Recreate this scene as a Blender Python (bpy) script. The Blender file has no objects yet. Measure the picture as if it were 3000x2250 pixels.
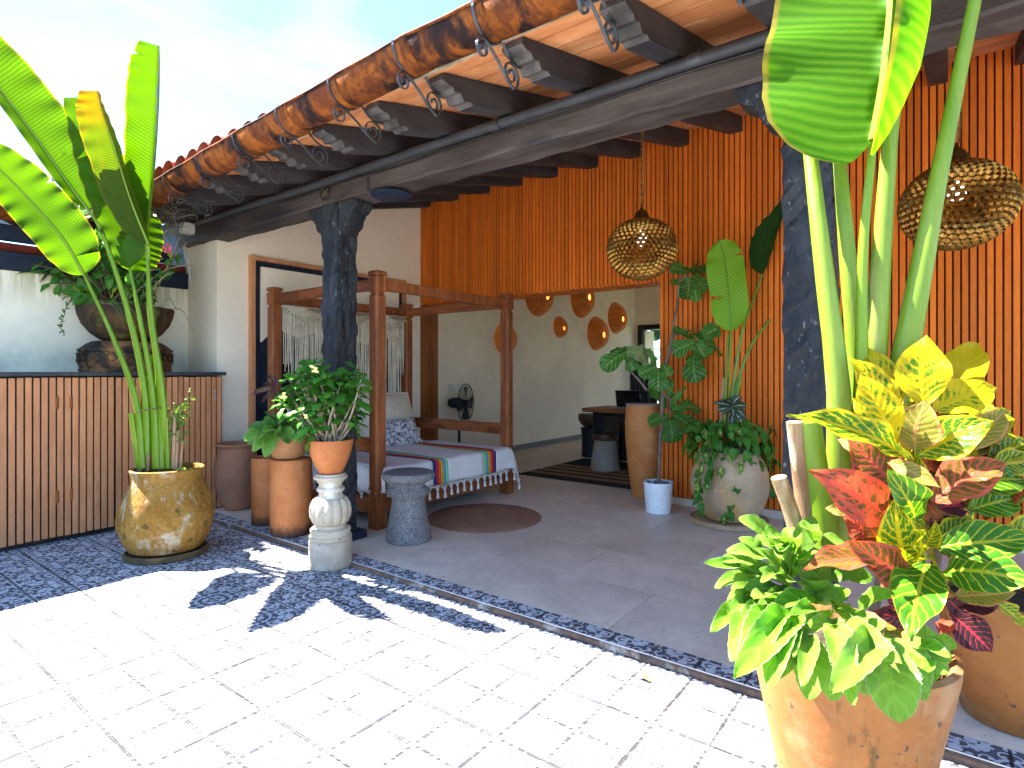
import bpy, bmesh, math, random
from mathutils import Vector, Matrix
import numpy as np
random.seed(7)
R = math.radians
V = Vector
scene = bpy.context.scene
col = scene.collection
# ---------------------------------------------------------------- camera
FPX, YAW, HY, EYE = 1700.0, R(37.15), 1089.0, 1.26
cam = bpy.data.cameras.new('camera')
cam.sensor_width = 36.0
cam.lens = 36.0 * FPX / 3000.0
cam.shift_y = (HY - 1125.0) / 3000.0
cam.clip_start, cam.clip_end = 0.05, 3000
camo = bpy.data.objects.new('camera', cam)
col.objects.link(camo)
camo.location = (0, 0, EYE)
camo.rotation_euler = (R(90), 0, YAW)
scene.camera = camo
# ---------------------------------------------------------------- sun and sky
SDX, SDY = 0.66, 0.22                       # shadow offset per metre of height
sun_dir = V((-SDX, -SDY, 1)).normalized()   # towards the sun
world = bpy.data.worlds.new('World')
scene.world = world
world.use_nodes = True
wn, wl = world.node_tree.nodes, world.node_tree.links
wn.clear()
wo = wn.new('ShaderNodeOutputWorld')
bg = wn.new('ShaderNodeBackground')
sky = wn.new('ShaderNodeTexSky')
sky.sky_type = 'NISHITA'
sky.sun_disc = False
sky.sun_elevation = math.asin(sun_dir.z)
sky.sun_rotation = math.atan2(sun_dir.x, sun_dir.y)
sky.air_density, sky.dust_density, sky.ozone_density = 1.0, 0.1, 7.8
sky.altitude = 1000
tcw = wn.new('ShaderNodeTexCoord')
mpw = wn.new('ShaderNodeMapping'); mpw.inputs['Scale'].default_value = (1.1, 3.2, 7.0)
mpw.inputs['Rotation'].default_value = (0.25, 0.1, 0.9)
nzw = wn.new('ShaderNodeTexNoise'); nzw.inputs['Scale'].default_value = 1.3; nzw.inputs['Detail'].default_value = 5
nzw.inputs['Roughness'].default_value = 0.5; nzw.inputs['Distortion'].default_value = 0.6
rpw = wn.new('ShaderNodeMapRange'); rpw.inputs[1].default_value = 0.44; rpw.inputs[2].default_value = 0.8
rpw.inputs[3].default_value = 0.0; rpw.inputs[4].default_value = 0.7
mxw = wn.new('ShaderNodeMix'); mxw.data_type = 'RGBA'
mxw.inputs['B'].default_value = (2.2, 3.6, 5.2, 1)
wl.new(tcw.outputs['Generated'], mpw.inputs['Vector']); wl.new(mpw.outputs[0], nzw.inputs['Vector'])
wl.new(nzw.outputs['Fac'], rpw.inputs[0]); wl.new(rpw.outputs[0], mxw.inputs['Factor'])
wl.new(sky.outputs[0], mxw.inputs['A']); wl.new(mxw.outputs['Result'], bg.inputs['Color'])
bg.inputs['Strength'].default_value = 0.05
wl.new(bg.outputs[0], wo.inputs['Surface'])
sl = bpy.data.lights.new('sun', 'SUN')
sl.energy, sl.angle, sl.color = 3.05, R(0.53), (1.0, 0.95, 0.87)
so = bpy.data.objects.new('sun', sl); col.objects.link(so)
so.rotation_euler = sun_dir.to_track_quat('Z', 'Y').to_euler()
so.location = (-8, -3, 12)
scene.view_settings.view_transform = 'Standard'
scene.view_settings.look = 'None'
scene.view_settings.exposure = 3.82
scene.view_settings.gamma = 1.0
scene.view_settings.use_curve_mapping = False
scene.render.engine = 'CYCLES'
scene.cycles.max_bounces = 12
scene.cycles.diffuse_bounces = 8
scene.cycles.transparent_max_bounces = 16
scene.cycles.use_denoising = True
scene.cycles.sample_clamp_indirect = 8.0
# ---------------------------------------------------------------- measuring: a point of the place from a sighted direction
def sight(u, v):
    a = (u - 1500) / FPX
    return V((-math.sin(YAW) + a * math.cos(YAW), math.cos(YAW) + a * math.sin(YAW), (HY - v) / FPX))
def at(u, v, X=None, Y=None, Z=None, d=None):
    r = sight(u, v)
    t = X / r.x if X is not None else Y / r.y if Y is not None else (Z - EYE) / r.z if Z is not None else d
    return V((0, 0, EYE)) + r * t
FWD = V((-math.sin(YAW), math.cos(YAW), 0)); RGT = V((math.cos(YAW), math.sin(YAW), 0)); UP = V((0, 0, 1))
# ---------------------------------------------------------------- materials
MATS = {}
def nt(name):
    m = bpy.data.materials.new(name); m.use_nodes = True
    t = m.node_tree; n = t.nodes; n.clear()
    out = n.new('ShaderNodeOutputMaterial'); b = n.new('ShaderNodeBsdfPrincipled')
    t.links.new(b.outputs[0], out.inputs['Surface'])
    MATS[name] = m
    return m, t, n, t.links, b, out
def mth(t, op, a, b=None, c=None, clamp=False):
    x = t.nodes.new('ShaderNodeMath'); x.operation = op; x.use_clamp = clamp
    for i, s in enumerate((a, b, c)):
        if s is None: continue
        if isinstance(s, (int, float)): x.inputs[i].default_value = s
        else: t.links.new(s, x.inputs[i])
    return x.outputs[0]
def mixc(t, f, a, b, mode='MIX'):
    x = t.nodes.new('ShaderNodeMix'); x.data_type = 'RGBA'; x.blend_type = mode
    for k, s in (('Factor', f), ('A', a), ('B', b)):
        if isinstance(s, (int, float)): x.inputs[k].default_value = s
        elif isinstance(s, tuple): x.inputs[k].default_value = s if len(s) == 4 else s + (1,)
        else: t.links.new(s, x.inputs[k])
    return x.outputs['Result']
def noise(t, vec, scale, detail=5, rough=0.6, dist=0.0):
    x = t.nodes.new('ShaderNodeTexNoise')
    x.inputs['Scale'].default_value = scale; x.inputs['Detail'].default_value = detail
    x.inputs['Roughness'].default_value = rough; x.inputs['Distortion'].default_value = dist
    if vec is not None: t.links.new(vec, x.inputs['Vector'])
    return x.outputs['Fac']
def mrange(t, s, a, b, c=0.0, d=1.0, smooth=True):
    x = t.nodes.new('ShaderNodeMapRange')
    if smooth: x.interpolation_type = 'SMOOTHSTEP'
    t.links.new(s, x.inputs[0])
    for i, q in enumerate((a, b, c, d)): x.inputs[i + 1].default_value = q
    return x.outputs[0]
def coords(t, stretch=(1, 1, 1), rand=True):
    tc = t.nodes.new('ShaderNodeTexCoord'); mp = t.nodes.new('ShaderNodeMapping')
    mp.inputs['Scale'].default_value = stretch
    t.links.new(tc.outputs['Object'], mp.inputs['Vector'])
    if rand:
        oi = t.nodes.new('ShaderNodeObjectInfo')
        cx = t.nodes.new('ShaderNodeCombineXYZ')
        r = mth(t, 'MULTIPLY', oi.outputs['Random'], 57.0)
        t.links.new(r, cx.inputs[0]); t.links.new(r, cx.inputs[1]); t.links.new(r, cx.inputs[2])
        t.links.new(cx.outputs[0], mp.inputs['Location'])
    return mp.outputs[0]
def bump(t, b, h, strength, dist=0.01):
    x = t.nodes.new('ShaderNodeBump'); x.inputs['Strength'].default_value = strength; x.inputs['Distance'].default_value = dist
    t.links.new(h, x.inputs['Height']); t.links.new(x.outputs[0], b.inputs['Normal'])
def mat(name, c1, c2=None, scale=6, stretch=(1, 1, 1), rough=0.6, bmp=0.2, bscale=None, bdist=0.01, metal=0.0, rand=0.0, spots=None, lo=0.35, hi=0.65,
        dist=0.0, fine=0.12, spec=0.22, extra=None, rr=0.1):
    m, t, n, l, b, out = nt(name)
    v = coords(t, stretch)
    c2 = c2 or tuple(x * 0.75 for x in c1)
    f = mrange(t, noise(t, v, scale, 6, 0.62, dist), lo, hi)
    c = mixc(t, f, c1, c2)
    if extra:                                            # a second tone in larger patches
        ec, es, ea, eb = extra
        c = mixc(t, mrange(t, noise(t, v, es, 5, 0.65, 0.4), ea, eb), c, ec)
    fn = noise(t, v, scale * 9, 3, 0.7)
    c = mixc(t, 1.0, c, mrangec(t, fn, 1 - fine, 1 + fine), 'MULTIPLY')
    if spots:                                            # small dark or pale specks
        sc, ss, sa, sb = spots
        c = mixc(t, mrange(t, noise(t, v, ss, 2, 0.5), sa, sb), c, sc)
    if rand:
        oi = t.nodes.new('ShaderNodeObjectInfo')
        k = mth(t, 'MULTIPLY_ADD', oi.outputs['Random'], 2 * rand, 1 - rand)
        c = mixc(t, 1.0, c, gray(t, k), 'MULTIPLY')
    l.new(c, b.inputs['Base Color'])
    rg = mrange(t, fn, 0.2, 0.8, max(0.02, rough - rr), min(1, rough + rr), False)
    l.new(rg, b.inputs['Roughness'])
    b.inputs['Metallic'].default_value = metal
    b.inputs['Specular IOR Level'].default_value = spec
    if bmp:
        h = noise(t, v, bscale or scale * 4, 7, 0.65)
        bump(t, b, h, bmp, bdist)
    return m
def gray(t, s):
    x = t.nodes.new('ShaderNodeCombineColor')
    for i in range(3): t.links.new(s, x.inputs[i])
    return x.outputs[0]
def mrangec(t, s, a, b): return gray(t, mrange(t, s, 0.25, 0.75, a, b, False))
def emit(name, c, s):
    m, t, n, l, b, out = nt(name)
    b.inputs['Base Color'].default_value = c + (1,)
    b.inputs['Emission Color'].default_value = c + (1,); b.inputs['Emission Strength'].default_value = s
    return m
def leafmat(name, base, vein, n=22, slant=2.2, veinw=0.25, midw=0.02, edge=None, base2=None, p2=(3, 0.45, 0.65), transl=0.35, tcol=None, rough=0.35, bmp=0.3,
            tipc=None, cell=0.0, veinamt=1.0):
    """leaf blade: UV x runs from base to tip, UV y across; lateral veins, midrib, margin"""
    m, t, nn, l, b, out = nt(name)
    uv = t.nodes.new('ShaderNodeUVMap'); sp = t.nodes.new('ShaderNodeSeparateXYZ'); l.new(uv.outputs[0], sp.inputs[0])
    x, y = sp.outputs[0], sp.outputs[1]
    ay = mth(t, 'MULTIPLY', mth(t, 'ABSOLUTE', mth(t, 'SUBTRACT', y, 0.5)), 2.0)
    oi = t.nodes.new('ShaderNodeObjectInfo')
    va = t.nodes.new('ShaderNodeVectorMath'); va.operation = 'ADD'
    cx = t.nodes.new('ShaderNodeCombineXYZ'); l.new(mth(t, 'MULTIPLY', oi.outputs['Random'], 31.0), cx.inputs[2])
    l.new(uv.outputs[0], va.inputs[0]); l.new(cx.outputs[0], va.inputs[1])
    nz = noise(t, va.outputs[0], 7, 4, 0.6)
    ph = mth(t, 'ADD', mth(t, 'MULTIPLY', x, float(n)), mth(t, 'MULTIPLY', ay, -slant))
    ph = mth(t, 'ADD', ph, mth(t, 'MULTIPLY', nz, 0.6 + cell * 2.5))
    fr = mth(t, 'ABSOLUTE', mth(t, 'SUBTRACT', mth(t, 'FRACT', ph), 0.5))           # 0.5 on the vein
    lat = mrange(t, fr, 0.5 - veinw, 0.5 - veinw * 0.3)
    if cell:
        ay2 = mth(t, 'ADD', ay, mth(t, 'MULTIPLY', nz, 0.2))
        lat = mth(t, 'MAXIMUM', lat, mrange(t, ay2, 0.86, 0.97))
        nz2 = noise(t, va.outputs[0], 26, 3, 0.6)
        lat = mth(t, 'MAXIMUM', lat, mrange(t, nz2, 0.66 - cell * 0.2, 0.72 - cell * 0.2))
    mid = mrange(t, ay, midw * 1.2, midw * 2.6, 1.0, 0.0)
    f = mth(t, 'MAXIMUM', mth(t, 'MULTIPLY', lat, veinamt), mid, clamp=True)
    bb = base
    if base2:
        bb = mixc(t, mrange(t, noise(t, va.outputs[0], p2[0], 4, 0.6, 0.3), p2[1], p2[2]), base, base2)
    if tipc:
        bb = mixc(t, mrange(t, mth(t, 'ADD', x, mth(t, 'MULTIPLY', nz, 0.5)), 0.75, 1.25), bb, tipc)
    c = mixc(t, f, bb, vein)
    if edge: c = mixc(t, mrange(t, ay, 0.93, 0.97), c, edge)
    k = mth(t, 'MULTIPLY_ADD', oi.outputs['Random'], 0.4, 0.8)
    c = mixc(t, 1.0, c, gray(t, k), 'MULTIPLY')
    l.new(c, b.inputs['Base Color']); b.inputs['Roughness'].default_value = rough
    b.inputs['Specular IOR Level'].default_value = 0.13
    if bmp: bump(t, b, mth(t, 'SUBTRACT', fr, mth(t, 'MULTIPLY', mid, 0.4)), bmp, 0.004)
    tr = t.nodes.new('ShaderNodeBsdfTranslucent')
    tc = mixc(t, 1.0, c, (tcol or (1.35, 1.45, 0.5)) + (1,), 'MULTIPLY'); l.new(tc, tr.inputs['Color'])
    ms = t.nodes.new('ShaderNodeMixShader'); ms.inputs[0].default_value = transl
    l.new(b.outputs[0], ms.inputs[1]); l.new(tr.outputs[0], ms.inputs[2]); l.new(ms.outputs[0], out.inputs['Surface'])
    return m
# ---------------------------------------------------------------- objects
def tag(o, label=None, cat=None, group=None, kind=None):
    for k, s in (('label', label), ('category', cat), ('group', group), ('kind', kind)):
        if s: o[k] = s
    return o
WL = {}
def thing(name, loc, label, cat, group=None):
    o = bpy.data.objects.new(name, None); col.objects.link(o)
    o.location = loc; o.empty_display_size = 0.1
    WL[o.name] = V(loc)
    return tag(o, label, cat, group)
def wloc(o): return WL.get(o.name, V((0, 0, 0))) if o is not None else V((0, 0, 0))
class MB:
    def __init__(s): s.v = []; s.f = []; s.uv = []; s.mi = []; s.cur = 0; s.hasuv = False
    def add(s, vs, fs, uvs=None):
        k = len(s.v); s.v += [V(p) for p in vs]
        for i, f in enumerate(fs):
            s.f.append([a + k for a in f]); s.mi.append(s.cur)
            s.uv.append(uvs[i] if uvs else None)
        if uvs: s.hasuv = True
        return s
    def box(s, x0, x1, y0, y1, z0, z1):
        vs = [(x, y, z) for z in (z0, z1) for y in (y0, y1) for x in (x0, x1)]
        return s.add(vs, [(0, 2, 3, 1), (4, 5, 7, 6), (0, 1, 5, 4), (2, 6, 7, 3), (0, 4, 6, 2), (1, 3, 7, 5)])
    def hexa(s, b, t):       # bottom 4 points ccw, top 4 points
        return s.add(list(b) + list(t), [(3, 2, 1, 0), (4, 5, 6, 7), (0, 1, 5, 4), (1, 2, 6, 5), (2, 3, 7, 6), (3, 0, 4, 7)])
    def bar(s, a, b, w, h, up=UP):
        a, b = V(a), V(b); T = (b - a).normalized(); S = T.cross(V(up))
        S = S.normalized() if S.length > 1e-5 else V((1, 0, 0)); N = S.cross(T)
        q = [S * (w / 2) * i + N * (h / 2) * j for i, j in ((-1, -1), (1, -1), (1, 1), (-1, 1))]
        return s.hexa([a + x for x in q], [b + x for x in q])
    def prism(s, poly, axis, a, b):   # poly of 2-D points, extruded along axis from a to b
        def P(p, c): return {'x': (c, p[0], p[1]), 'y': (p[0], c, p[1]), 'z': (p[0], p[1], c)}[axis]
        n = len(poly)
        vs = [P(p, a) for p in poly] + [P(p, b) for p in poly]
        return s.add(vs, [list(range(n))[::-1], list(range(n, 2 * n))] + [(i, (i + 1) % n, n + (i + 1) % n, n + i) for i in range(n)])
    def tube(s, pts, r, n=8, caps=True, flat=1.0, up=None):
        pts = [V(p) for p in pts]; m = len(pts)
        rs = r if isinstance(r, (list, tuple)) else [r] * m
        T0 = (pts[1] - pts[0]).normalized()
        S = V(up).normalized() if up is not None else (V((1, 0, 0)) if abs(T0.x) < 0.8 else V((0, 1, 0)))
        vs = []
        for i, p in enumerate(pts):
            T = (pts[min(i + 1, m - 1)] - pts[max(i - 1, 0)])
            T = T.normalized() if T.length > 1e-9 else T0
            S2 = S - T * S.dot(T)
            S = S2.normalized() if S2.length > 1e-6 else T.orthogonal().normalized()
            N = T.cross(S)
            for j in range(n):
                a = 2 * math.pi * j / n
                vs.append(p + S * (math.cos(a) * rs[i]) + N * (math.sin(a) * rs[i] * flat))
        fs = [(i * n + j, i * n + (j + 1) % n, (i + 1) * n + (j + 1) % n, (i + 1) * n + j) for i in range(m - 1) for j in range(n)]
        if caps: fs += [list(range(n))[::-1], list(range((m - 1) * n, m * n))]
        return s.add(vs, fs)
    def lathe(s, prof, n=40, c=(0, 0, 0), mod=None, cap=(True, True)):
        c = V(c); vs = []
        for i, (r, z) in enumerate(prof):
            for j in range(n):
                a = 2 * math.pi * j / n
                rr = r * (mod(a, i, z) if mod else 1)
                vs.append(c + V((rr * math.cos(a), rr * math.sin(a), z)))
        m = len(prof)
        fs = [(i * n + j, i * n + (j + 1) % n, (i + 1) * n + (j + 1) % n, (i + 1) * n + j) for i in range(m - 1) for j in range(n)]
        if cap[0]: fs.append(list(range(n))[::-1])
        if cap[1]: fs.append(list(range((m - 1) * n, m * n)))
        return s.add(vs, fs)
    def grid(s, P, nu, nv, uv=None):
        vs = [P(i, j) for i in range(nu + 1) for j in range(nv + 1)]
        fs, us = [], []
        for i in range(nu):
            for j in range(nv):
                fs.append((i * (nv + 1) + j, (i + 1) * (nv + 1) + j, (i + 1) * (nv + 1) + j + 1, i * (nv + 1) + j + 1))
                us.append([(i / nu, j / nv), ((i + 1) / nu, j / nv), ((i + 1) / nu, (j + 1) / nv), (i / nu, (j + 1) / nv)])
        return s.add(vs, fs, us)
    def mesh(s, name, mats, smooth=False, bevel=0, off=V((0, 0, 0)), seg=1):
        me = bpy.data.meshes.new(name)
        me.from_pydata([tuple(p - off) for p in s.v], [], s.f)
        for m in (mats if isinstance(mats, (list, tuple)) else [mats]): me.materials.append(m)
        if s.hasuv:
            ul = me.uv_layers.new(name='UVMap'); k = 0
            for f, u in zip(s.f, s.uv):
                for q in range(len(f)):
                    ul.data[k].uv = u[q] if u else (0.5, 0.5)
                    k += 1
        me.polygons.foreach_set('material_index', s.mi)
        if bevel:
            bm = bmesh.new(); bm.from_mesh(me)
            bmesh.ops.bevel(bm, geom=[e for e in bm.edges if len(e.link_faces) == 2 and e.calc_face_angle() > 0.6], offset=bevel, segments=seg, affect='EDGES', clamp_overlap=True)
            bm.to_mesh(me); bm.free()
        if smooth:
            me.polygons.foreach_set('use_smooth', [True] * len(me.polygons))
            if smooth != 'all': me.set_sharp_from_angle(angle=R(smooth if smooth is not True else 40))
        me.update()
        return me
    def build(s, name, mats, parent=None, smooth=False, bevel=0, loc=None, seg=1, solid=0):
        """one mesh object; vertices were given in world space"""
        w = V(loc) if loc is not None else wloc(parent)
        me = s.mesh(name, mats, smooth, bevel, w, seg)
        o = link(name, me, parent, w)
        if solid:
            md = o.modifiers.new('Solidify', 'SOLIDIFY'); md.thickness = solid; md.offset = 0
        return o
def link(name, me, parent=None, w=None):
    o = bpy.data.objects.new(name, me); col.objects.link(o)
    if parent is not None:
        o.parent = parent
        w = wloc(parent) if w is None else V(w)
        o.location = w - wloc(parent)
    else:
        w = V((0, 0, 0)) if w is None else V(w)
        o.location = w
    WL[o.name] = w
    return o
def copy_tree(o, off, parent=None, **kw):
    c = o.copy(); col.objects.link(c)
    if parent is not None: c.parent = parent
    else: c.location = o.location + V(off)
    WL[c.name] = wloc(o) + V(off)
    for ch in list(o.children): copy_tree(ch, off, c)
    return tag(c, **kw)
def spline(pts, n):
    """Catmull-Rom through the points"""
    pts = [V(p) for p in pts]
    if len(pts) == 2: return [pts[0].lerp(pts[1], i / n) for i in range(n + 1)]
    q = [pts[0] * 2 - pts[1]] + pts + [pts[-1] * 2 - pts[-2]]
    out = []; m = len(pts) - 1
    for i in range(n + 1):
        x = i / n * m; k = min(int(x), m - 1); t = x - k
        a, b, c, d = q[k:k + 4]
        out.append(0.5 * ((2 * b) + (c - a) * t + (2 * a - 5 * b + 4 * c - d) * t * t + (3 * b - a - 3 * c + d) * t ** 3))
    return out
def lerpl(L, t):
    for (a, x), (b, y) in zip(L, L[1:]):
        if t <= b: return x + (y - x) * (t - a) / max(1e-9, b - a)
    return L[-1][1]
SH = dict(
    banana=[(0, .0), (.02, .35), (.08, .72), (.2, .95), (.4, 1), (.65, .93), (.85, .68), (.95, .38), (1, .0)],
    bananacut=[(0, .0), (.03, .35), (.1, .68), (.3, .95), (.55, 1), (.8, .85), (.92, .68), (1, .6)],
    ovate=[(0, .03), (.08, .3), (.25, .78), (.43, 1), (.6, .93), (.76, .66), (.88, .33), (.95, .12), (1, .0)],
    obov=[(0, .06), (.15, .28), (.4, .68), (.65, 1), (.82, .93), (.94, .6), (1, .1)],
    lance=[(0, .05), (.1, .35), (.3, .85), (.5, 1), (.7, .82), (.88, .42), (1, .0)],
    heart=[(0, .35), (.06, .78), (.2, 1), (.4, .93), (.65, .65), (.85, .3), (1, .0)],
    fiddle=[(0, .1), (.06, .45), (.2, .62), (.38, .62), (.58, .88), (.78, 1), (.92, .78), (.98, .4), (1, .12)],
    kal=[(0, .12), (.1, .42), (.3, .85), (.5, 1), (.7, .92), (.88, .6), (.97, .28), (1, .08)])
def blade(mb, path, wL, wR, face, shape='banana', n=28, m=5, fold=0.15, foldR=None, curlR=0.0, lobe=0.0, tears=(), wave=0.0, wn=9, seed=0, corr=0.0, cn=60):
    """leaf blade along a midrib; +side is right of the path as seen from the facing direction"""
    P = spline(path, n); face = V(face).normalized(); rnd = random.Random(seed)
    foldR = fold if foldR is None else foldR
    phx = rnd.random() * 6
    fr = []
    for i in range(n + 1):
        T = (P[min(i + 1, n)] - P[max(i - 1, 0)]).normalized()
        S = T.cross(face).normalized(); fr.append((S, S.cross(T)))
    def pt(i, j):
        t = i / n; S, N = fr[i]; k = (j - m) / m; Q = P[i]
        if lobe and t < .2: Q = Q + S.cross(N) * (lobe * math.sin(min(1, abs(k) * 1.25) * 1.57) * (1 - t / .2))
        w = lerpl(SH[shape], t) * (wR if k > 0 else wL)
        for tt, sd, dp in tears:
            if sd * k > 0 and abs(t - tt) < .0075: w *= dp
        d = abs(k) * w
        wv = wave * abs(k) ** 2 * math.sin(t * wn * 6.28 + phx + (2 if k > 0 else 0))
        if k > 0 and curlR:
            a = curlR; r = max(1e-4, w / a)
            th = a * k
            return Q + S * (r * math.sin(th)) + N * (r * (1 - math.cos(th)) + wv)
        f = foldR if k > 0 else fold
        return Q + S * (math.copysign(d, k) * math.cos(f)) + N * (d * math.sin(f) + wv)
    return mb.grid(pt, n, 2 * m)
PROTO = {}
def proto(shape, mt, droop=0.15, fold=0.2, wave=0.03, serr=0, n=10, m=2, k=0, half=0.3):
    """a unit leaf: from the origin along +X, upper side +Z, half width 0.3; shared mesh data"""
    key = (shape, mt.name, droop, fold, serr, k)
    if key not in PROTO:
        rnd = random.Random(hash(shape) % 97 + k * 13)
        rnd = random.Random(k * 13 + len(shape))
        mb = MB()
        pts = [(t, 0.03 * math.sin(t * 3 + k), -droop * t * t + droop * 0.25 * math.sin(math.pi * t)) for t in (0, .25, .5, .75, 1)]
        if serr:
            nn, mm = n * 3, m
            P = spline(pts, nn)
            def pt(i, j):
                t = i / nn; kk = (j - mm) / mm
                w = lerpl(SH[shape], t) * half
                if abs(kk) == 1 and i % 2: w *= 1 - serr
                return P[i] + V((0, -math.copysign(w * abs(kk), kk), w * abs(kk) * fold + wave * kk * kk * math.sin(t * 11 + k)))
            mb.grid(pt, nn, 2 * mm)
        else:
            blade(mb, pts, half, half, (0, 0, 1), shape, n, m, fold, wave=wave, wn=2.2 + 0.3 * k, seed=k)
        PROTO[key] = mb.mesh('leaf', mt, smooth='all')
    return PROTO[key]
def leaf(me, base, tip, face, width=None, parent=None, name='leaf', half=0.3):
    base, tip = V(base), V(tip); X = tip - base; L = X.length
    if L < 1e-5: return None
    X /= L; F = V(face); Y = F.cross(X)
    Y = Y.normalized() if Y.length > 1e-4 else X.orthogonal().normalized()
    Z = X.cross(Y)
    wd = (width / (2 * half)) if width else L
    o = bpy.data.objects.new(name, me); col.objects.link(o)
    M = Matrix.Identity(4)
    for r in range(3):
        M[r][0], M[r][1], M[r][2] = X[r] * L, Y[r] * wd, Z[r] * L
        M[r][3] = base[r] - (wloc(parent)[r] if parent is not None else 0)
    o.parent = parent
    o.matrix_local = M
    return o
def jit(s, rnd=random): return V((rnd.uniform(-s, s), rnd.uniform(-s, s), rnd.uniform(-s, s)))
# ---------------------------------------------------------------- material library
def encaustic():
    m, t, n, l, b, out = nt('encaustic tile')
    uv = t.nodes.new('ShaderNodeUVMap'); sp = t.nodes.new('ShaderNodeSeparateXYZ'); l.new(uv.outputs[0], sp.inputs[0])
    wob = noise(t, coords(t), 14, 3)
    x0 = mth(t, 'ADD', sp.outputs[0], mth(t, 'MULTIPLY_ADD', wob, 0.05, -0.025)); y0 = sp.outputs[1]
    x = mth(t, 'MAXIMUM', x0, y0); y = mth(t, 'MINIMUM', x0, y0)
    def dist(cx, cy):
        a = mth(t, 'SUBTRACT', x, cx); c = mth(t, 'SUBTRACT', y, cy)
        return mth(t, 'SQRT', mth(t, 'ADD', mth(t, 'MULTIPLY', a, a), mth(t, 'MULTIPLY', c, c)))
    def disc(cx, cy, r):
        r = r * 1.16
        return mrange(t, dist(cx, cy), r - .024, r + .024, 1, 0)
    def ring(cx, cy, r, w):
        w = w * 1.25
        return mrange(t, mth(t, 'ABSOLUTE', mth(t, 'SUBTRACT', dist(cx, cy), r)), w - .018, w + .024, 1, 0)
    S = [ring(0, 0, .17, .03), disc(0, 0, .075), disc(.35, .35, .1), disc(.5, .5, .095), disc(.47, .3, .07), disc(.42, .22, .04),
         ring(1, 1, .44, .03), disc(.7, .09, .1), ring(.8, .3, .13, .028), disc(.9, .24, .05), disc(.9, .0, .085), disc(.52, .03, .06),
         disc(1, 1, .1), disc(.85, .85, .085), disc(.98, .77, .06), ring(.3, .05, .1, .02), disc(.62, .62, .05), disc(.66, .42, .05), ring(.62, .3, .1, .022), disc(.78, .3, .06), ring(1, .5, .12, .02), disc(.25, .08, .04), disc(.93, .62, .05), disc(.8, .62, .05)]
    f = S[0]
    for s in S[1:]: f = mth(t, 'MAXIMUM', f, s)
    v = coords(t)
    wear = noise(t, v, 9, 6, .7)
    dk = mixc(t, mrange(t, wear, .35, .7), (.076, .080, .106), (.108, .11, .132))
    lt = mixc(t, mrange(t, noise(t, v, 14, 5, .7), .3, .7), (.56, .555, .575), (.47, .465, .475))
    c = mixc(t, f, dk, lt)
    line = mth(t, 'MULTIPLY', mrange(t, f, .04, .35), mrange(t, f, .97, .65))          # dark hairline round each motif
    c = mixc(t, mth(t, 'MULTIPLY', line, .85), c, (.014, .013, .016))
    c = mixc(t, mrange(t, noise(t, v, 5, 8, .8), .60, .78, 0, .55), c, (.10, .085, .075))
    c = mixc(t, mrange(t, noise(t, v, 60, 2, .5), .72, .77, 0, .7), c, (.07, .06, .05))
    e = mth(t, 'MINIMUM', mth(t, 'MINIMUM', sp.outputs[0], mth(t, 'SUBTRACT', 1.0, sp.outputs[0])), mth(t, 'MINIMUM', sp.outputs[1], mth(t, 'SUBTRACT', 1.0, sp.outputs[1])))
    edge = mth(t, 'ADD', e, mth(t, 'MULTIPLY_ADD', noise(t, v, 22, 4, .8), .05, -.03))
    c = mixc(t, mrange(t, edge, .006, .030, .92, 0), c, (.020, .017, .015))
    oi = t.nodes.new('ShaderNodeObjectInfo')
    c = mixc(t, 1.0, c, gray(t, mth(t, 'MULTIPLY_ADD', oi.outputs['Random'], .16, .92)), 'MULTIPLY')
    l.new(c, b.inputs['Base Color'])
    l.new(mrange(t, wear, .2, .8, .5, .75, False), b.inputs['Roughness']); b.inputs['Specular IOR Level'].default_value = .12
    bump(t, b, noise(t, v, 40, 5, .7), .12, .004)
    return m
M_ENC = encaustic()
M_GROUT = mat('grout', (.09, .08, .07), scale=40, rough=.95)
M_CONC = mat('concrete', (.71, .59, .465), (.555, .465, .365), 2.2, rough=.42, bmp=.08, bscale=30, lo=.3, hi=.7, rand=.07, spots=((.12, .115, .11), 38, .70, .76), extra=((.72, .62, .51), 1.3, .5, .72), rr=.14, dist=.5)
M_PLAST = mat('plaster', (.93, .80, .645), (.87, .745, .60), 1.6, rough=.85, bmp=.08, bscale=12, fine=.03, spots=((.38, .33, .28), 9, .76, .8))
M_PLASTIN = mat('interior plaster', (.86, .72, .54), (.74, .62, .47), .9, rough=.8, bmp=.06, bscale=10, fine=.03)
def stained():
    m, t, n, l, b, out = nt('stained plaster')
    tc = t.nodes.new('ShaderNodeTexCoord'); mp = t.nodes.new('ShaderNodeMapping'); mp.inputs['Scale'].default_value = (1, 5, .55); l.new(tc.outputs['Object'], mp.inputs[0])
    sp = t.nodes.new('ShaderNodeSeparateXYZ'); l.new(tc.outputs['Object'], sp.inputs[0])
    streak = noise(t, mp.outputs[0], 2.2, 6, .65)
    blot = noise(t, tc.outputs['Object'], 3, 6, .7)
    c = mixc(t, mrange(t, blot, .35, .7), (.90, .80, .635), (.80, .73, .61))
    top = mth(t, 'MULTIPLY', mrange(t, sp.outputs[2], 1.72, 2.08), mrange(t, streak, .35, .62))       # run-off below the coping
    c = mixc(t, mth(t, 'MULTIPLY', top, .7), c, (.33, .30, .12))
    low = mth(t, 'MULTIPLY', mrange(t, sp.outputs[2], 1.62, 1.24), mrange(t, blot, .3, .65))
    c = mixc(t, mth(t, 'MULTIPLY', low, .6), c, (.36, .42, .34))
    l.new(c, b.inputs['Base Color']); b.inputs['Roughness'].default_value = .9
    bump(t, b, blot, .1, .01)
    return m
M_STAIN = stained()
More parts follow.
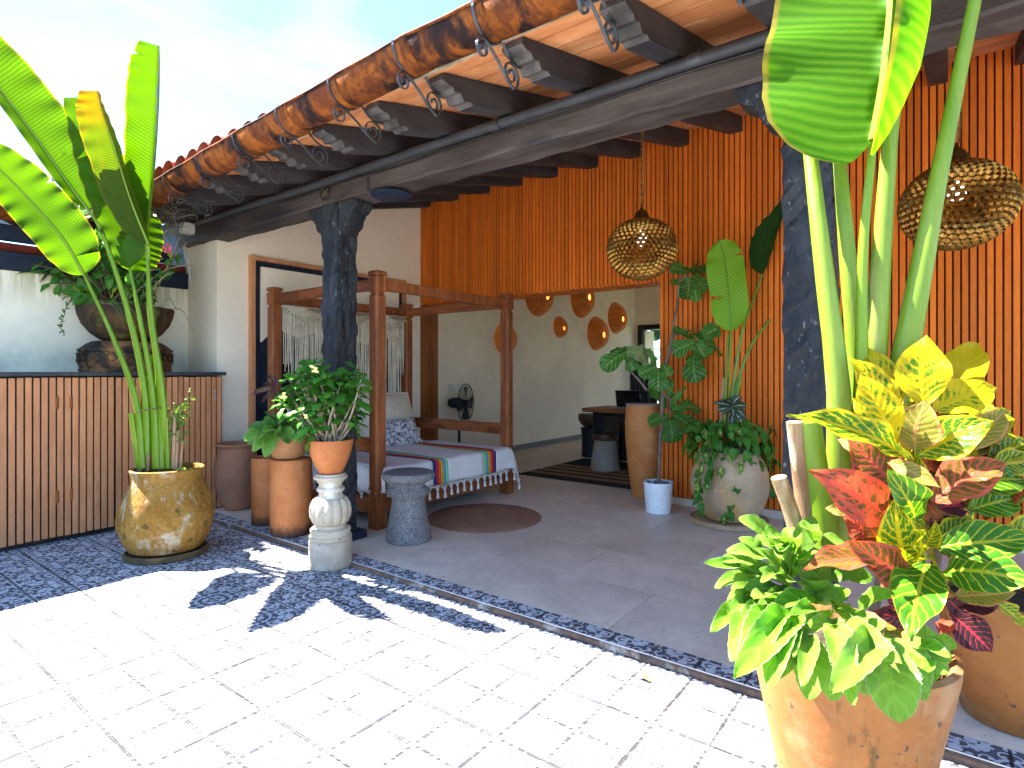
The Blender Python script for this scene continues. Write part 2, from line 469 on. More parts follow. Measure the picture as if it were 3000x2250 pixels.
M_NAVY = mat('navy paint', (.010, .016, .034), (.016, .022, .042), 5, rough=.5, bmp=.1, bscale=20)
M_BLKWOOD = mat('black hewn wood', (.032, .034, .039), (.014, .015, .019), 7, stretch=(1, 1, .35), rough=.42, bmp=1.0, bscale=11, bdist=.035, spots=((.12, .125, .135), 55, .64, .72), dist=.8)
M_BEAM = mat('weathered beam wood', (.042, .032, .029), (.092, .075, .067), 5, stretch=(.25, 1.6, 1.6), rough=.55, bmp=.7, bscale=7, bdist=.012, extra=((.018, .018, .024), 2.4, .44, .66), dist=.4)
M_RAFT = mat('rafter wood', (.030, .027, .032), (.055, .05, .052), 5, stretch=(1.6, .25, 1.6), rough=.6, bmp=.6, bscale=8, bdist=.01)
M_RAFTEND = mat('rafter end grain', (.115, .105, .10), (.05, .046, .045), 9, rough=.75, bmp=.6, bscale=20)
M_SLAT = mat('orange slat wood', (.74, .180, .022), (.60, .130, .015), 7, stretch=(2.2, 2.2, .16), spec=.1, rough=.5, bmp=.15, bscale=40, rand=.17, lo=.3, hi=.72, fine=.14, spots=((.30, .06, .01), 26, .74, .80))
M_SLATBACK = mat('slat backing', (.12, .028, .006), scale=8, rough=.8)
M_JAMB = mat('jamb wood', (.30, .09, .02), (.18, .05, .012), 4, stretch=(3, 3, .2), rough=.4, bmp=.1)
M_COMP = mat('brown composite', (.60, .265, .125), (.50, .21, .096), 10, stretch=(2, 2, .3), spec=.1, rough=.7, bmp=.15, bscale=60, rand=.10)
M_STONEB = mat('dark ledge stone', (.03, .03, .034), (.055, .055, .06), 9, rough=.45, bmp=.2)
M_BEDW = mat('red timber', (.32, .100, .032), (.17, .048, .017), 5, stretch=(3, 3, .3), rough=.42, bmp=.3, bscale=22, spots=((.02, .008, .005), 9, .74, .80), dist=.9, rand=.12)
M_BEDX = mat('red timber rail', (.28, .083, .027), (.14, .038, .014), 5, stretch=(.5, .5, 3.2), rough=.42, bmp=.3, bscale=22, spots=((.02, .008, .005), 9, .76, .82), dist=.9, rand=.12)
M_IRON = mat('grey iron', (.085, .088, .095), (.055, .056, .06), 14, rough=.45, bmp=.2, metal=.6)
M_DIRON = mat('black iron', (.018, .018, .02), (.035, .03, .027), 14, rough=.5, bmp=.2, metal=.3)
M_GUTTER = mat('rusted copper', (.115, .032, .012), (.27, .080, .014), 7, stretch=(1.4, 1, .8), rough=.75, spec=.12, bmp=.8, bscale=14, metal=.1, lo=.38, hi=.66, extra=((.022, .013, .012), 3.4, .47, .62), dist=1.0, fine=.3, rand=.15)
M_BRICK = mat('soffit brick', (.72, .31, .125), (.58, .215, .078), 5, stretch=(.6, 2, 1), rough=.8, bmp=.25, bscale=30, rand=.14, extra=((.78, .44, .23), 3, .52, .72), spots=((.28, .10, .05), 30, .72, .78))
M_MORT = mat('mortar', (.46, .36, .24), (.30, .25, .19), 9, rough=.95, bmp=.5, extra=((.12, .13, .05), 5, .52, .66))
M_RTILE = mat('roof tile clay', (.42, .125, .075), (.30, .075, .045), 6, rough=.75, bmp=.3, rand=.2, extra=((.55, .33, .25), 3, .6, .8))
M_RED = mat('red soffit', (.22, .035, .025), (.15, .022, .018), 5, rough=.7)
M_TERRA = mat('orange terracotta', (.53, .185, .060), (.43, .135, .042), 4, rough=.62, bmp=.15, bscale=30, extra=((.60, .30, .13), 3, .5, .72), spots=((.10, .05, .03), 30, .73, .77), rand=.08, fine=.08)
M_TERRAD = mat('dusty terracotta', (.36, .170, .095), (.29, .130, .072), 3, rough=.75, bmp=.15, bscale=30, extra=((.22, .13, .085), 3, .5, .75), spots=((.12, .07, .05), 40, .74, .78))
M_TERRAP = mat('pale terracotta', (.52, .265, .125), (.45, .205, .088), 3.5, rough=.7, bmp=.2, bscale=28, extra=((.58, .36, .21), 4, .52, .75), spots=((.14, .08, .05), 30, .70, .75))
M_TALL = mat('tall jar clay', (.52, .205, .062), (.44, .155, .045), 2.6, rough=.5, bmp=.12, bscale=30, extra=((.58, .29, .12), 2.5, .5, .75), spots=((.14, .06, .03), 26, .72, .76))
def dirtclay(name, z0, z1, a, bcol):
    """clay with a burnt, sooty foot"""
    m = mat(name, a, bcol, 4, rough=.65, bmp=.15, bscale=30, spots=((.09, .05, .03), 30, .73, .77), extra=((.60, .28, .12), 3, .52, .75))
    t = m.node_tree; b = [n for n in t.nodes if n.type == 'BSDF_PRINCIPLED'][0]
    src = b.inputs['Base Color'].links[0].from_socket
    tc = t.nodes.new('ShaderNodeTexCoord'); sp = t.nodes.new('ShaderNodeSeparateXYZ'); t.links.new(tc.outputs['Object'], sp.inputs[0])
    h = mth(t, 'ADD', sp.outputs[2], mth(t, 'MULTIPLY_ADD', noise(t, tc.outputs['Object'], 22, 6, .75), .16, -.08))
    c = mixc(t, mrange(t, h, z0, z1, .92, 0), src, (.045, .032, .025))
    t.links.new(c, b.inputs['Base Color'])
    return m
M_CYL = dirtclay('sooty cylinder clay', .02, .11, (.53, .190, .062), (.45, .145, .045))
M_YPOT = mat('lichened clay', (.30, .165, .034), (.225, .105, .015), 5, rough=.85, bmp=1.0, bscale=26, bdist=.012, extra=((.40, .33, .22), 3.2, .53, .66), spots=((.10, .07, .02), 16, .62, .72), dist=.5, fine=.35)
M_YFOOT = mat('mossy saucer clay', (.15, .10, .045), (.07, .05, .025), 8, rough=.9, bmp=.7, bscale=24)
M_BIGPOT = mat('ochre clay', (.30, .120, .032), (.24, .082, .018), 2.6, rough=.62, bmp=.2, bscale=34, extra=((.33, .185, .085), 2.6, .5, .72), spots=((.09, .05, .03), 34, .68, .73), fine=.1, dist=.5)
M_SPOT = mat('sandy stone clay', (.50, .355, .215), (.38, .26, .155), 3, rough=.85, bmp=.4, bscale=30, extra=((.52, .28, .09), 2.6, .50, .70), spots=((.66, .57, .45), 50, .68, .74))
M_GRAN = mat('speckled grey stone', (.235, .225, .22), (.185, .18, .178), 6, rough=.9, bmp=.6, bscale=60, spots=((.045, .042, .042), 140, .54, .60), fine=.25)
M_CARV = mat('carved cream stone', (.50, .43, .32), (.42, .35, .25), 6, rough=.85, bmp=.35, bscale=30, extra=((.68, .64, .56), 4, .5, .7), spots=((.14, .10, .06), 34, .69, .73))
M_CARVB = mat('stone plinth', (.46, .39, .30), (.36, .30, .22), 5, rough=.9, bmp=.4, bscale=28, extra=((.40, .26, .08), 3, .56, .74), spots=((.12, .09, .06), 30, .67, .72))
M_DPOT = mat('blackened clay', (.032, .021, .012), (.10, .048, .014), 4, rough=.8, bmp=.5, bscale=22, lo=.42, hi=.7, extra=((.11, .10, .02), 3.4, .52, .68), dist=.8)
M_DPOT2 = mat('sooty orange clay', (.27, .12, .044), (.024, .019, .016), 3, rough=.75, bmp=.35, bscale=22, lo=.42, hi=.56, dist=.6)
M_WHITE = mat('white glaze', (.78, .79, .80), (.74, .75, .77), 4, rough=.3, bmp=.0)
M_SOIL = mat('soil', (.03, .022, .016), (.06, .045, .03), 30, rough=1, bmp=.8)
M_PEB = mat('grey pebbles', (.16, .17, .19), (.28, .29, .31), 3, rough=.5, rand=.35, bmp=.1)
M_CLOTH = mat('cream cotton', (.70, .67, .64), (.64, .61, .585), 5, rough=.95, bmp=.35, bscale=220, bdist=.002, fine=.04)
M_MATT = mat('mattress linen', (.62, .555, .43), (.55, .49, .375), 5, rough=.95, bmp=.3, bscale=200, bdist=.002)
M_CUSH = mat('beige canvas', (.64, .55, .42), (.58, .495, .375), 4, rough=.95, bmp=.35, bscale=160, bdist=.003)
M_MACR = mat('macrame cotton', (.66, .59, .46), (.52, .45, .34), 12, rough=.95, bmp=.3, rand=.08)
def linep():
    m, t, n, l, b, out = nt('line print cotton')
    v = coords(t)
    vo = t.nodes.new('ShaderNodeTexVoronoi'); vo.feature = 'DISTANCE_TO_EDGE'; vo.inputs['Scale'].default_value = 16
    nz = t.nodes.new('ShaderNodeTexNoise'); nz.inputs['Scale'].default_value = 9; l.new(v, nz.inputs['Vector'])
    mv = t.nodes.new('ShaderNodeVectorMath'); mv.operation = 'MULTIPLY_ADD'; mv.inputs[1].default_value = (.12,) * 3
    l.new(nz.outputs['Color'], mv.inputs[0]); l.new(v, mv.inputs[2]); l.new(mv.outputs[0], vo.inputs['Vector'])
    f = mrange(t, vo.outputs['Distance'], .045, .1, 1, 0)
    f = mth(t, 'MULTIPLY', f, mrange(t, noise(t, v, 12, 2), .36, .5))
    c = mixc(t, f, mixc(t, mrange(t, noise(t, v, 7, 3), .45, .6), (.60, .56, .56), (.43, .39, .41)), (.07, .055, .08))
    l.new(c, b.inputs['Base Color']); b.inputs['Roughness'].default_value = .95
    return m
M_PRINT = linep()
STR = {k: mat('stripe ' + k, c, tuple(x * .8 for x in c), 30, rough=.95, bmp=.3, bscale=160, bdist=.002) for k, c in dict(
    navy=(.015, .035, .16), crimson=(.50, .018, .055), orange=(.66, .11, .03), yellow=(.72, .36, .03), teal=(.07, .34, .42), mint=(.25, .60, .33), skyblue=(.28, .52, .66), brick=(.45, .10, .07)).items()}
M_JUTE = None
def jute():
    m, t, n, l, b, out = nt('coiled jute')
    tc = t.nodes.new('ShaderNodeTexCoord'); v = tc.outputs['Object']
    ln = t.nodes.new('ShaderNodeVectorMath'); ln.operation = 'LENGTH'; l.new(v, ln.inputs[0])
    fr = mth(t, 'ABSOLUTE', mth(t, 'SUBTRACT', mth(t, 'FRACT', mth(t, 'MULTIPLY', ln.outputs['Value'], 55.0)), .5))
    c = mixc(t, mrange(t, fr, .2, .48), (.30, .145, .085), (.16, .07, .042))
    c = mixc(t, mrange(t, noise(t, v, 6, 5), .4, .7, 0, .5), c, (.38, .21, .12))
    l.new(c, b.inputs['Base Color']); b.inputs['Roughness'].default_value = 1
    bump(t, b, mth(t, 'ADD', mth(t, 'MULTIPLY', fr, -1.0), mth(t, 'MULTIPLY', noise(t, v, 90, 2), .5)), .6, .006)
    return m
M_JUTE = jute()
M_RUGT = mat('tan rug weave', (.34, .20, .105), (.26, .145, .075), 30, stretch=(1, 4, 1), rough=1, bmp=.5, bscale=90)
M_RUGB = mat('black rug weave', (.022, .017, .015), (.035, .027, .022), 30, rough=1, bmp=.5, bscale=90)
M_BRASS = mat('pierced brass', (.38, .195, .045), (.20, .09, .018), 12, rough=.3, bmp=.2, bscale=40, metal=.85)
M_DBRASS = mat('aged brass', (.16, .09, .03), (.10, .055, .02), 12, rough=.4, bmp=.1, metal=.8)
M_GOLD = mat('brass chain', (.42, .29, .10), (.3, .19, .06), 12, rough=.35, metal=.9)
M_BULB = emit('frosted bulb', (1.0, .97, .92), .22)
M_GLOW = emit('lamp glow', (1.0, .52, .14), .11)
M_VENEER = mat('laminated veneer', (.78, .25, .045), (.58, .16, .025), 6, stretch=(1, 1, 5), rough=.35, bmp=.2, bscale=30)
M_BLACK = mat('black plastic', (.012, .012, .014), (.02, .02, .022), 8, rough=.4, bmp=.05)
M_SCREEN = mat('dark screen', (.006, .006, .008), scale=3, rough=.12, bmp=0)
M_ALU = mat('aluminium', (.55, .56, .58), scale=6, rough=.3, metal=.8, bmp=0)
M_SWITCH = mat('ivory plastic', (.66, .62, .52), scale=5, rough=.4, bmp=0)
M_BOXW = mat('aged white plastic', (.62, .60, .55), (.5, .48, .42), 8, rough=.5, bmp=.1)
M_DWOOD = mat('dark stool wood', (.055, .028, .014), (.09, .045, .022), 6, rough=.4)
M_DESK = mat('amber plank', (.30, .12, .03), (.16, .055, .015), 5, stretch=(.4, 3, 3), rough=.4)
M_CONS = mat('ochre-stained concrete', (.34, .31, .26), (.27, .24, .20), 5, rough=.8, bmp=.3, extra=((.36, .22, .04), 3, .52, .68))
M_STEM = leafmat('stem green', (.155, .30, .03), (.22, .37, .05), n=0, midw=.03, veinamt=0, transl=.25, rough=.4, bmp=0, base2=(.27, .40, .06), p2=(2.5, .45, .7))
def stemmat(name, a, b2, c3=None):
    return mat(name, a, b2, 5, stretch=(5, 5, .35), rough=.42, bmp=.12, bscale=20, lo=.3, hi=.7, extra=(c3, 3, .58, .75) if c3 else None, spec=.4)
M_STEML = stemmat('lime stalk', (.095, .195, .002), (.15, .235, .006), (.22, .22, .01))
M_STEMP = stemmat('pale stalk', (.175, .245, .02), (.12, .20, .008), (.30, .31, .09))
M_STEMD = stemmat('deep stalk', (.10, .20, .03), (.15, .26, .04))
M_STUB = mat('dry stalk', (.33, .22, .12), (.21, .12, .06), 5, stretch=(5, 5, .4), rough=.8, bmp=.4, bscale=20, extra=((.42, .36, .26), 4, .55, .7))
M_BARK = mat('grey bark', (.20, .155, .115), (.11, .08, .06), 14, stretch=(1, 1, .5), rough=.85, bmp=.6, bscale=30)
M_BARKP = mat('pale bark', (.36, .29, .20), (.24, .18, .12), 14, rough=.85, bmp=.5, bscale=30)
M_TWIG = mat('brown twig', (.13, .085, .05), (.08, .05, .03), 14, rough=.85, bmp=.4)
M_DRY = mat('dry tendrils', (.20, .16, .10), (.12, .09, .06), 10, rough=.9)
L_BAN = leafmat('banana leaf', (.032, .090, .001), (.058, .122, .003), n=78, slant=3.2, veinw=.34, midw=.018, base2=(.055, .10, .002), p2=(2, .5, .8), transl=.45, tcol=(1.55, 1.6, .25), edge=(.17, .16, .015), rough=.33, bmp=.45)
L_BANO = leafmat('yellowing banana leaf', (.042, .092, .002), (.072, .12, .005), n=78, slant=3.2, veinw=.34, midw=.018, transl=.5, tcol=(1.7, 1.5, .35), tipc=(.34, .10, .002), base2=(.12, .11, .004), p2=(2.2, .5, .7), edge=(.15, .13, .015), rough=.36, bmp=.45)
L_BANB = leafmat('broad banana leaf', (.048, .17, .001), (.085, .225, .006), n=34, slant=2.6, veinw=.4, midw=.015, transl=.5, tcol=(1.75, 1.7, .35), edge=(.25, .21, .025), rough=.5, bmp=.5)
L_BAND = leafmat('dark banana leaf', (.018, .055, .016), (.03, .085, .02), n=40, slant=3, veinw=.34, midw=.018, transl=.2, rough=.35, bmp=.4)
L_BANS = leafmat('shaded banana leaf', (.14, .38, .02), (.22, .48, .04), n=44, slant=3.2, veinw=.34, midw=.018, transl=.4, tcol=(1.6, 1.6, .35), rough=.35, bmp=.4)
L_KAL = leafmat('pale succulent leaf', (.14, .27, .03), (.165, .29, .042), n=5, slant=1.2, veinw=.2, midw=.012, base2=(.13, .22, .03), transl=.3, tcol=(1.3, 1.4, .45), edge=(.22, .29, .13), rough=.4, bmp=.1)
L_KALD = leafmat('deep succulent leaf', (.075, .22, .045), (.10, .26, .06), n=5, slant=1.2, veinw=.2, midw=.012, base2=(.12, .25, .045), transl=.22, edge=(.24, .34, .14), rough=.4, bmp=.1)
C_Y = leafmat('yellow croton leaf', (.42, .33, .005), (.48, .36, .006), n=9, slant=2.2, veinw=.30, midw=.05, base2=(.06, .16, .008), p2=(5, .48, .60), transl=.3, tcol=(1.3, 1.2, .3), edge=(.37, .27, .008), cell=.35, rough=.3, bmp=.5)
C_YG = leafmat('yellow veined croton leaf', (.04, .13, .008), (.44, .36, .009), n=9, slant=2.4, veinw=.22, midw=.06, base2=(.075, .18, .012), transl=.28, tcol=(1.2, 1.2, .3), edge=(.32, .26, .012), cell=.4, rough=.28, bmp=.5)
C_YP = leafmat('plain yellow croton leaf', (.40, .28, .004), (.43, .31, .008), n=8, slant=2.2, veinw=.2, midw=.03, transl=.35, tcol=(1.2, 1.1, .3), rough=.35, bmp=.2)
C_G = leafmat('green croton leaf', (.032, .115, .008), (.30, .31, .02), n=8, slant=2.2, veinw=.12, midw=.04, base2=(.055, .155, .01), transl=.25, edge=(.22, .22, .018), rough=.25, bmp=.45)
C_R = leafmat('red croton leaf', (.10, .06, .01), (.42, .075, .04), n=10, slant=2.2, veinw=.24, midw=.05, base2=(.15, .11, .015), transl=.25, tcol=(1.3, 1.0, .5), edge=(.30, .07, .04), cell=.3, rough=.3, bmp=.5)
C_RP = leafmat('coral croton leaf', (.40, .075, .04), (.44, .055, .03), n=10, slant=2.2, veinw=.24, midw=.05, base2=(.10, .05, .015), p2=(6, .47, .56), transl=.28, tcol=(1.3, 1.0, .5), edge=(.33, .06, .035), cell=.3, rough=.32, bmp=.5)
C_D = leafmat('dark croton leaf', (.022, .010, .011), (.30, .018, .028), n=8, slant=2.2, veinw=.08, midw=.04, transl=.15, tcol=(1.3, .8, .6), edge=(.20, .03, .03), rough=.22, bmp=.45)
C_P = leafmat('olive pink croton leaf', (.17, .17, .022), (.40, .22, .07), n=9, slant=2.2, veinw=.16, midw=.05, transl=.28, edge=(.3, .08, .05), cell=.15, rough=.3, bmp=.45)
C_B = leafmat('white veined dark leaf', (.010, .028, .012), (.42, .46, .33), n=7, slant=2, veinw=.07, midw=.04, transl=.1, rough=.3, bmp=.3)
L_FID = leafmat('fiddle fig leaf', (.035, .125, .018), (.26, .34, .11), n=6, slant=1.6, veinw=.07, midw=.022, base2=(.06, .175, .026), transl=.22, rough=.3, bmp=.35)
L_FIDP = leafmat('pale fiddle fig leaf', (.13, .20, .07), (.30, .32, .15), n=6, slant=1.6, veinw=.07, midw=.02, base2=(.24, .20, .08), p2=(2, .5, .7), transl=.2, rough=.4, bmp=.35)
L_POT = leafmat('trailing vine leaf', (.035, .13, .016), (.07, .20, .03), n=4, slant=1.5, veinw=.08, midw=.025, base2=(.07, .20, .024), transl=.22, rough=.26, bmp=.2)
L_POTV = leafmat('variegated vine leaf', (.035, .115, .014), (.36, .42, .10), n=4, slant=1.5, veinw=.1, midw=.04, base2=(.42, .47, .13), p2=(3, .52, .58), transl=.22, rough=.28, bmp=.2)
L_EUP = leafmat('spurge leaf', (.045, .185, .026), (.10, .26, .045), n=6, slant=1.4, veinw=.06, midw=.035, base2=(.10, .235, .022), transl=.3, rough=.35, bmp=.15)
L_SHR = leafmat('shrub leaf', (.055, .19, .034), (.12, .28, .06), n=6, slant=1.4, veinw=.08, midw=.03, base2=(.115, .25, .03), transl=.32, rough=.3, bmp=.2)
L_SHRY = leafmat('yellow shrub leaf', (.36, .34, .02), (.40, .38, .06), n=6, slant=1.4, veinw=.08, midw=.03, transl=.3, rough=.4, bmp=.2)
L_PUR = leafmat('purple leaf', (.07, .028, .04), (.22, .07, .06), n=6, veinw=.08, midw=.04, base2=(.26, .20, .05), p2=(3, .5, .65), transl=.2, rough=.35, bmp=.2)
L_FERN = leafmat('curled fern leaf', (.06, .15, .018), (.18, .28, .06), n=6, veinw=.08, midw=.04, base2=(.22, .24, .05), transl=.3, rough=.35)
L_CRESS = leafmat('bright ground cover', (.10, .21, .015), (.13, .23, .025), n=3, veinw=.08, midw=.02, transl=.3, rough=.4)
M_PETP = mat('pink petal', (.72, .14, .22), (.62, .09, .16), 20, rough=.5, bmp=0)
M_PETY = mat('cream petal', (.78, .70, .26), (.72, .60, .15), 20, rough=.5, bmp=0)
M_ORG = mat('orange petal', (.75, .25, .02), scale=20, rough=.5, bmp=0)
M_DEAD = mat('dry leaf', (.42, .24, .04), (.25, .13, .03), 20, rough=.7)
M_GRASS = mat('garden green', (.10, .24, .03), (.05, .13, .02), 3, rough=.9, bmp=.6)
M_AWN = mat('green awning cloth', (.008, .075, .040), (.006, .05, .028), 5, rough=.8)
M_WHITEW = mat('white render', (.78, .78, .77), scale=3, rough=.8)

def streaked(m, colr, a, b):
    """vertical run-off stains"""
    t = m.node_tree; bs = [n for n in t.nodes if n.type == 'BSDF_PRINCIPLED'][0]
    src = bs.inputs['Base Color'].links[0].from_socket
    tc = t.nodes.new('ShaderNodeTexCoord'); mp = t.nodes.new('ShaderNodeMapping'); mp.inputs['Scale'].default_value = (9, 9, .7); t.links.new(tc.outputs['Object'], mp.inputs[0])
    c = mixc(t, mth(t, 'MULTIPLY', mrange(t, noise(t, mp.outputs[0], 1.4, 6, .7), a, b), .85), src, colr); t.links.new(c, bs.inputs['Base Color'])
streaked(M_BIGPOT, (.055, .040, .012), .60, .72)
streaked(M_GUTTER, (.02, .012, .010), .56, .72)
streaked(M_YPOT, (.40, .36, .27), .58, .70)
# ================================================================ SETTING
def struct(o): o['kind'] = 'structure'; return o
TZ = .03                                     # terrace floor height
STEP_Y, STRIP_Y, PLX, SLY = 2.365, 2.48, -5.42, 5.22
# ground
g = MB(); g.box(-300, 300, -300, 300, -.6, -.02)
struct(g.build('ground', mat('earth', (.16, .17, .09), (.11, .13, .05), .6, rough=1)))
# patio of patterned tiles, each a tile; the far ones joined
pb = MB(); pb.box(-5.4, 11.8, -11, STEP_Y + .01, -.10, -.006)  # carried on unseen behind the camera, to bounce more light
patio = struct(pb.build('patio_floor', M_GROUT))
def tile_mesh(h):
    mb = MB(); s = .0992
    mb.add([(-s, -s, 0), (s, -s, 0), (s, s, 0), (-s, s, 0), (-s, -s, -h), (s, -s, -h), (s, s, -h), (-s, s, -h)],
           [(0, 1, 2, 3), (0, 4, 5, 1), (1, 5, 6, 2), (2, 6, 7, 3), (3, 7, 4, 0)],
           [[(0, 0), (1, 0), (1, 1), (0, 1)]] + [[(.5, .5)] * 4] * 4)
    return mb.mesh('tile', M_ENC)
TM = tile_mesh(.012)
X0T, Y0T = -5.35, STEP_Y - .1 - .005
far = MB(); rt = random.Random(3)
cand = []
for i in range(-1, 85):
    for j in range(0, 66):
        x, y = X0T + .2 * i, Y0T - .2 * j
        d = -x * math.sin(YAW) + y * math.cos(YAW); lt_ = x * math.cos(YAW) + y * math.sin(YAW)
        vis = d > .9 and abs(lt_) < d * .98 + .3 and d > 1.45
        cand.append((not vis, math.hypot(x, y), i, j, x, y))
cand.sort(); nt_ = 0
for nv, dd, i, j, x, y in cand:
    k = [[0, 1], [3, 2]][j % 2][i % 2]
    if not nv and nt_ < 296:
        o = bpy.data.objects.new('tile', TM); col.objects.link(o); o.parent = patio
        o.location = (x, y, rt.uniform(-.0012, .0012)); o.rotation_euler = (rt.uniform(-.004, .004), rt.uniform(-.004, .004), k * math.pi / 2)
        nt_ += 1
    else:
        s = .0992; c, sn = round(math.cos(k * math.pi / 2)), round(math.sin(k * math.pi / 2))
        q = [(-s, -s), (s, -s), (s, s), (-s, s)]
        vs = [(x + a * c - b * sn, y + a * sn + b * c, 0) for a, b in q]
        far.add(vs + [(p[0], p[1], -.01) for p in vs], [(0, 1, 2, 3), (0, 4, 5, 1), (1, 5, 6, 2), (2, 6, 7, 3), (3, 7, 4, 0)], [[(0, 0), (1, 0), (1, 1), (0, 1)]] + [[(.5, .5)] * 4] * 4)
far.build('paving', M_ENC, patio)['kind'] = 'stuff'
# terrace: base, concrete slabs, a strip of patterned tiles and the worn nosing
tb = MB(); tb.box(-5.5, 3.2, STEP_Y + .012, 12.2, -.1, TZ - .008)
terrace = struct(tb.build('terrace_floor', M_GROUT))
ns = MB(); rn = random.Random(5)
xs = [-5.4 + .12 * i for i in range(73)]
for a, b in zip(xs, xs[1:]):
    w0, w1 = rn.uniform(.004, .011), rn.uniform(.004, .011)
    ns.hexa([(a, STEP_Y - w0, -.004), (b, STEP_Y - w1, -.004), (b, STEP_Y + .0119, -.004), (a, STEP_Y + .0119, -.004)],
            [(a, STEP_Y - w0 * .4, TZ - .012), (b, STEP_Y - w1 * .4, TZ - .012), (b, STEP_Y + .0119, TZ - .003), (a, STEP_Y + .0119, TZ - .003)])
ns.build('nosing', mat('worn step edge', (.20, .115, .075), (.10, .075, .06), 12, rough=.95, bmp=.6, extra=((.42, .36, .30), 6, .55, .7)), terrace)
smh = MB(); a_, b_ = .0992, .0555
smh.add([(-a_, -b_, 0), (a_, -b_, 0), (a_, b_, 0), (-a_, b_, 0), (-a_, -b_, -.02), (a_, -b_, -.02), (a_, b_, -.02), (-a_, b_, -.02)],
        [(0, 1, 2, 3), (0, 4, 5, 1), (1, 5, 6, 2), (2, 6, 7, 3), (3, 7, 4, 0)], [[(0, 0), (1, 0), (1, .57), (0, .57)]] + [[(.5, .5)] * 4] * 4)
SM = smh.mesh('tile', M_ENC)
smh.uv[0] = [(1, 0), (0, 0), (0, .57), (1, .57)]
SM2 = smh.mesh('tile', M_ENC)
for i in range(43):
    o = bpy.data.objects.new('tile', [SM, SM2][i % 2]); col.objects.link(o); o.parent = terrace
    o.location = (-5.35 + .2 * i, (STEP_Y + .013 + STRIP_Y) / 2 , TZ)
slab_lib = {}
def slab(x0, x1, y0, y1):
    k = (round(x1 - x0, 3), round(y1 - y0, 3))
    if k not in slab_lib:
        mb = MB(); mb.box(-k[0] / 2 + .0015, k[0] / 2 - .0015, -k[1] / 2 + .0015, k[1] / 2 - .0015, -.02, 0)
        slab_lib[k] = mb.mesh('slab', M_CONC)
    o = bpy.data.objects.new('slab', slab_lib[k]); col.objects.link(o); o.parent = terrace
    o.location = ((x0 + x1) / 2, (y0 + y1) / 2, TZ)
SX, SY_ = 1.12, .555
for j in range(17):
    y0 = STRIP_Y + .003 + j * SY_
    off = 0 if j % 2 == 0 else SX / 2
    x = -1.31 - 4 * SX + off
    edges = [PLX + .002] + [x + SX * i for i in range(0, 9) if PLX + .2 < x + SX * i < 3.0] + [3.1]
    for a, b in zip(edges, edges[1:]): slab(a, b, y0, y0 + SY_)
# ---------------------------------------------------------------- walls on the left
w = thing('plaster_wall', (PLX, 2.63, 0), 'cream plaster wall running back along the left side behind the canopy bed', 'wall')
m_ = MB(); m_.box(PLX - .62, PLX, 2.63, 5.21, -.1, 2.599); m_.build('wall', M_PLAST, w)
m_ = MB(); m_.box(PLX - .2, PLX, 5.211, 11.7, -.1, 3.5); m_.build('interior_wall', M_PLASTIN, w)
m_ = MB(); m_.box(PLX, PLX + .012, 5.53, 11.49, TZ, TZ + .085); m_.build('skirting', mat('grey skirting', (.20, .19, .17), scale=4, rough=.6), w)
m_ = MB(); m_.prism([(2.641, 2.6), (5.3, 2.6), (5.3, 3.46), (2.641, 2.80)], 'x', PLX - .62, PLX - .001); m_.build('gable', M_PLAST, w)
w2 = thing('courtyard_wall', (-6.0, 1, 0), 'stained cream courtyard wall above the slatted cabinet, navy beam along its top', 'wall')
m_ = MB(); m_.box(-6.25, -6.0, -4, 2.629, 0, 2.068); m_.build('wall', M_STAIN, w2)
m_ = MB(); m_.box(-6.25, -5.985, -4, 2.628, 2.07, 2.222); m_.build('coping_beam', M_NAVY, w2, bevel=.006)
m_ = MB(); m_.box(-6.2, -6.06, -4, 2.627, 2.223, 2.30); m_.build('recess', M_RED, w2)
# framed opening on the white wall
fr = thing('wall_frame', (PLX, 3.9, 1.2), 'tall wood framed panel in navy and cream on the wall behind the bed', 'frame')
fy0, fy1, fz1 = 2.93, 4.93, 2.385
for a in ((PLX, PLX + .05, fy0, fy0 + .052, .05, fz1), (PLX, PLX + .05, fy1 - .052, fy1, .05, fz1)):
    m_ = MB(); m_.box(*a); m_.build('frame_rail', M_COMP, fr, bevel=.004)
m_ = MB(); m_.box(PLX, PLX + .0495, fy0 + .053, fy1 - .053, fz1 - .04, fz1 - .001); m_.build('frame_rail', M_COMP, fr, bevel=.004)
m_ = MB(); m_.box(PLX, PLX + .012, fy0 + .053, fy1 - .053, .05, fz1 - .041); m_.build('backing', M_NAVY, fr)
m_ = MB(); m_.box(PLX + .0121, PLX + .04, fy0 + .115, fy1 - .115, .3, 2.288); m_.build('panel', M_PLAST, fr)
poly = [(fy0 + .114, .299)] + [(fy0 + .114 + (fy1 - fy0 - .228) * i / 24, 1.55 + .06 * math.sin(i * .33) + .05 * min(1, i / 3) + .045 * math.sin(i * .9)) for i in range(25)] + [(fy1 - .114, .299)]
m_ = MB(); m_.prism(poly, 'x', PLX + .0122, PLX + .043); m_.build('painted_hills', M_NAVY, fr)
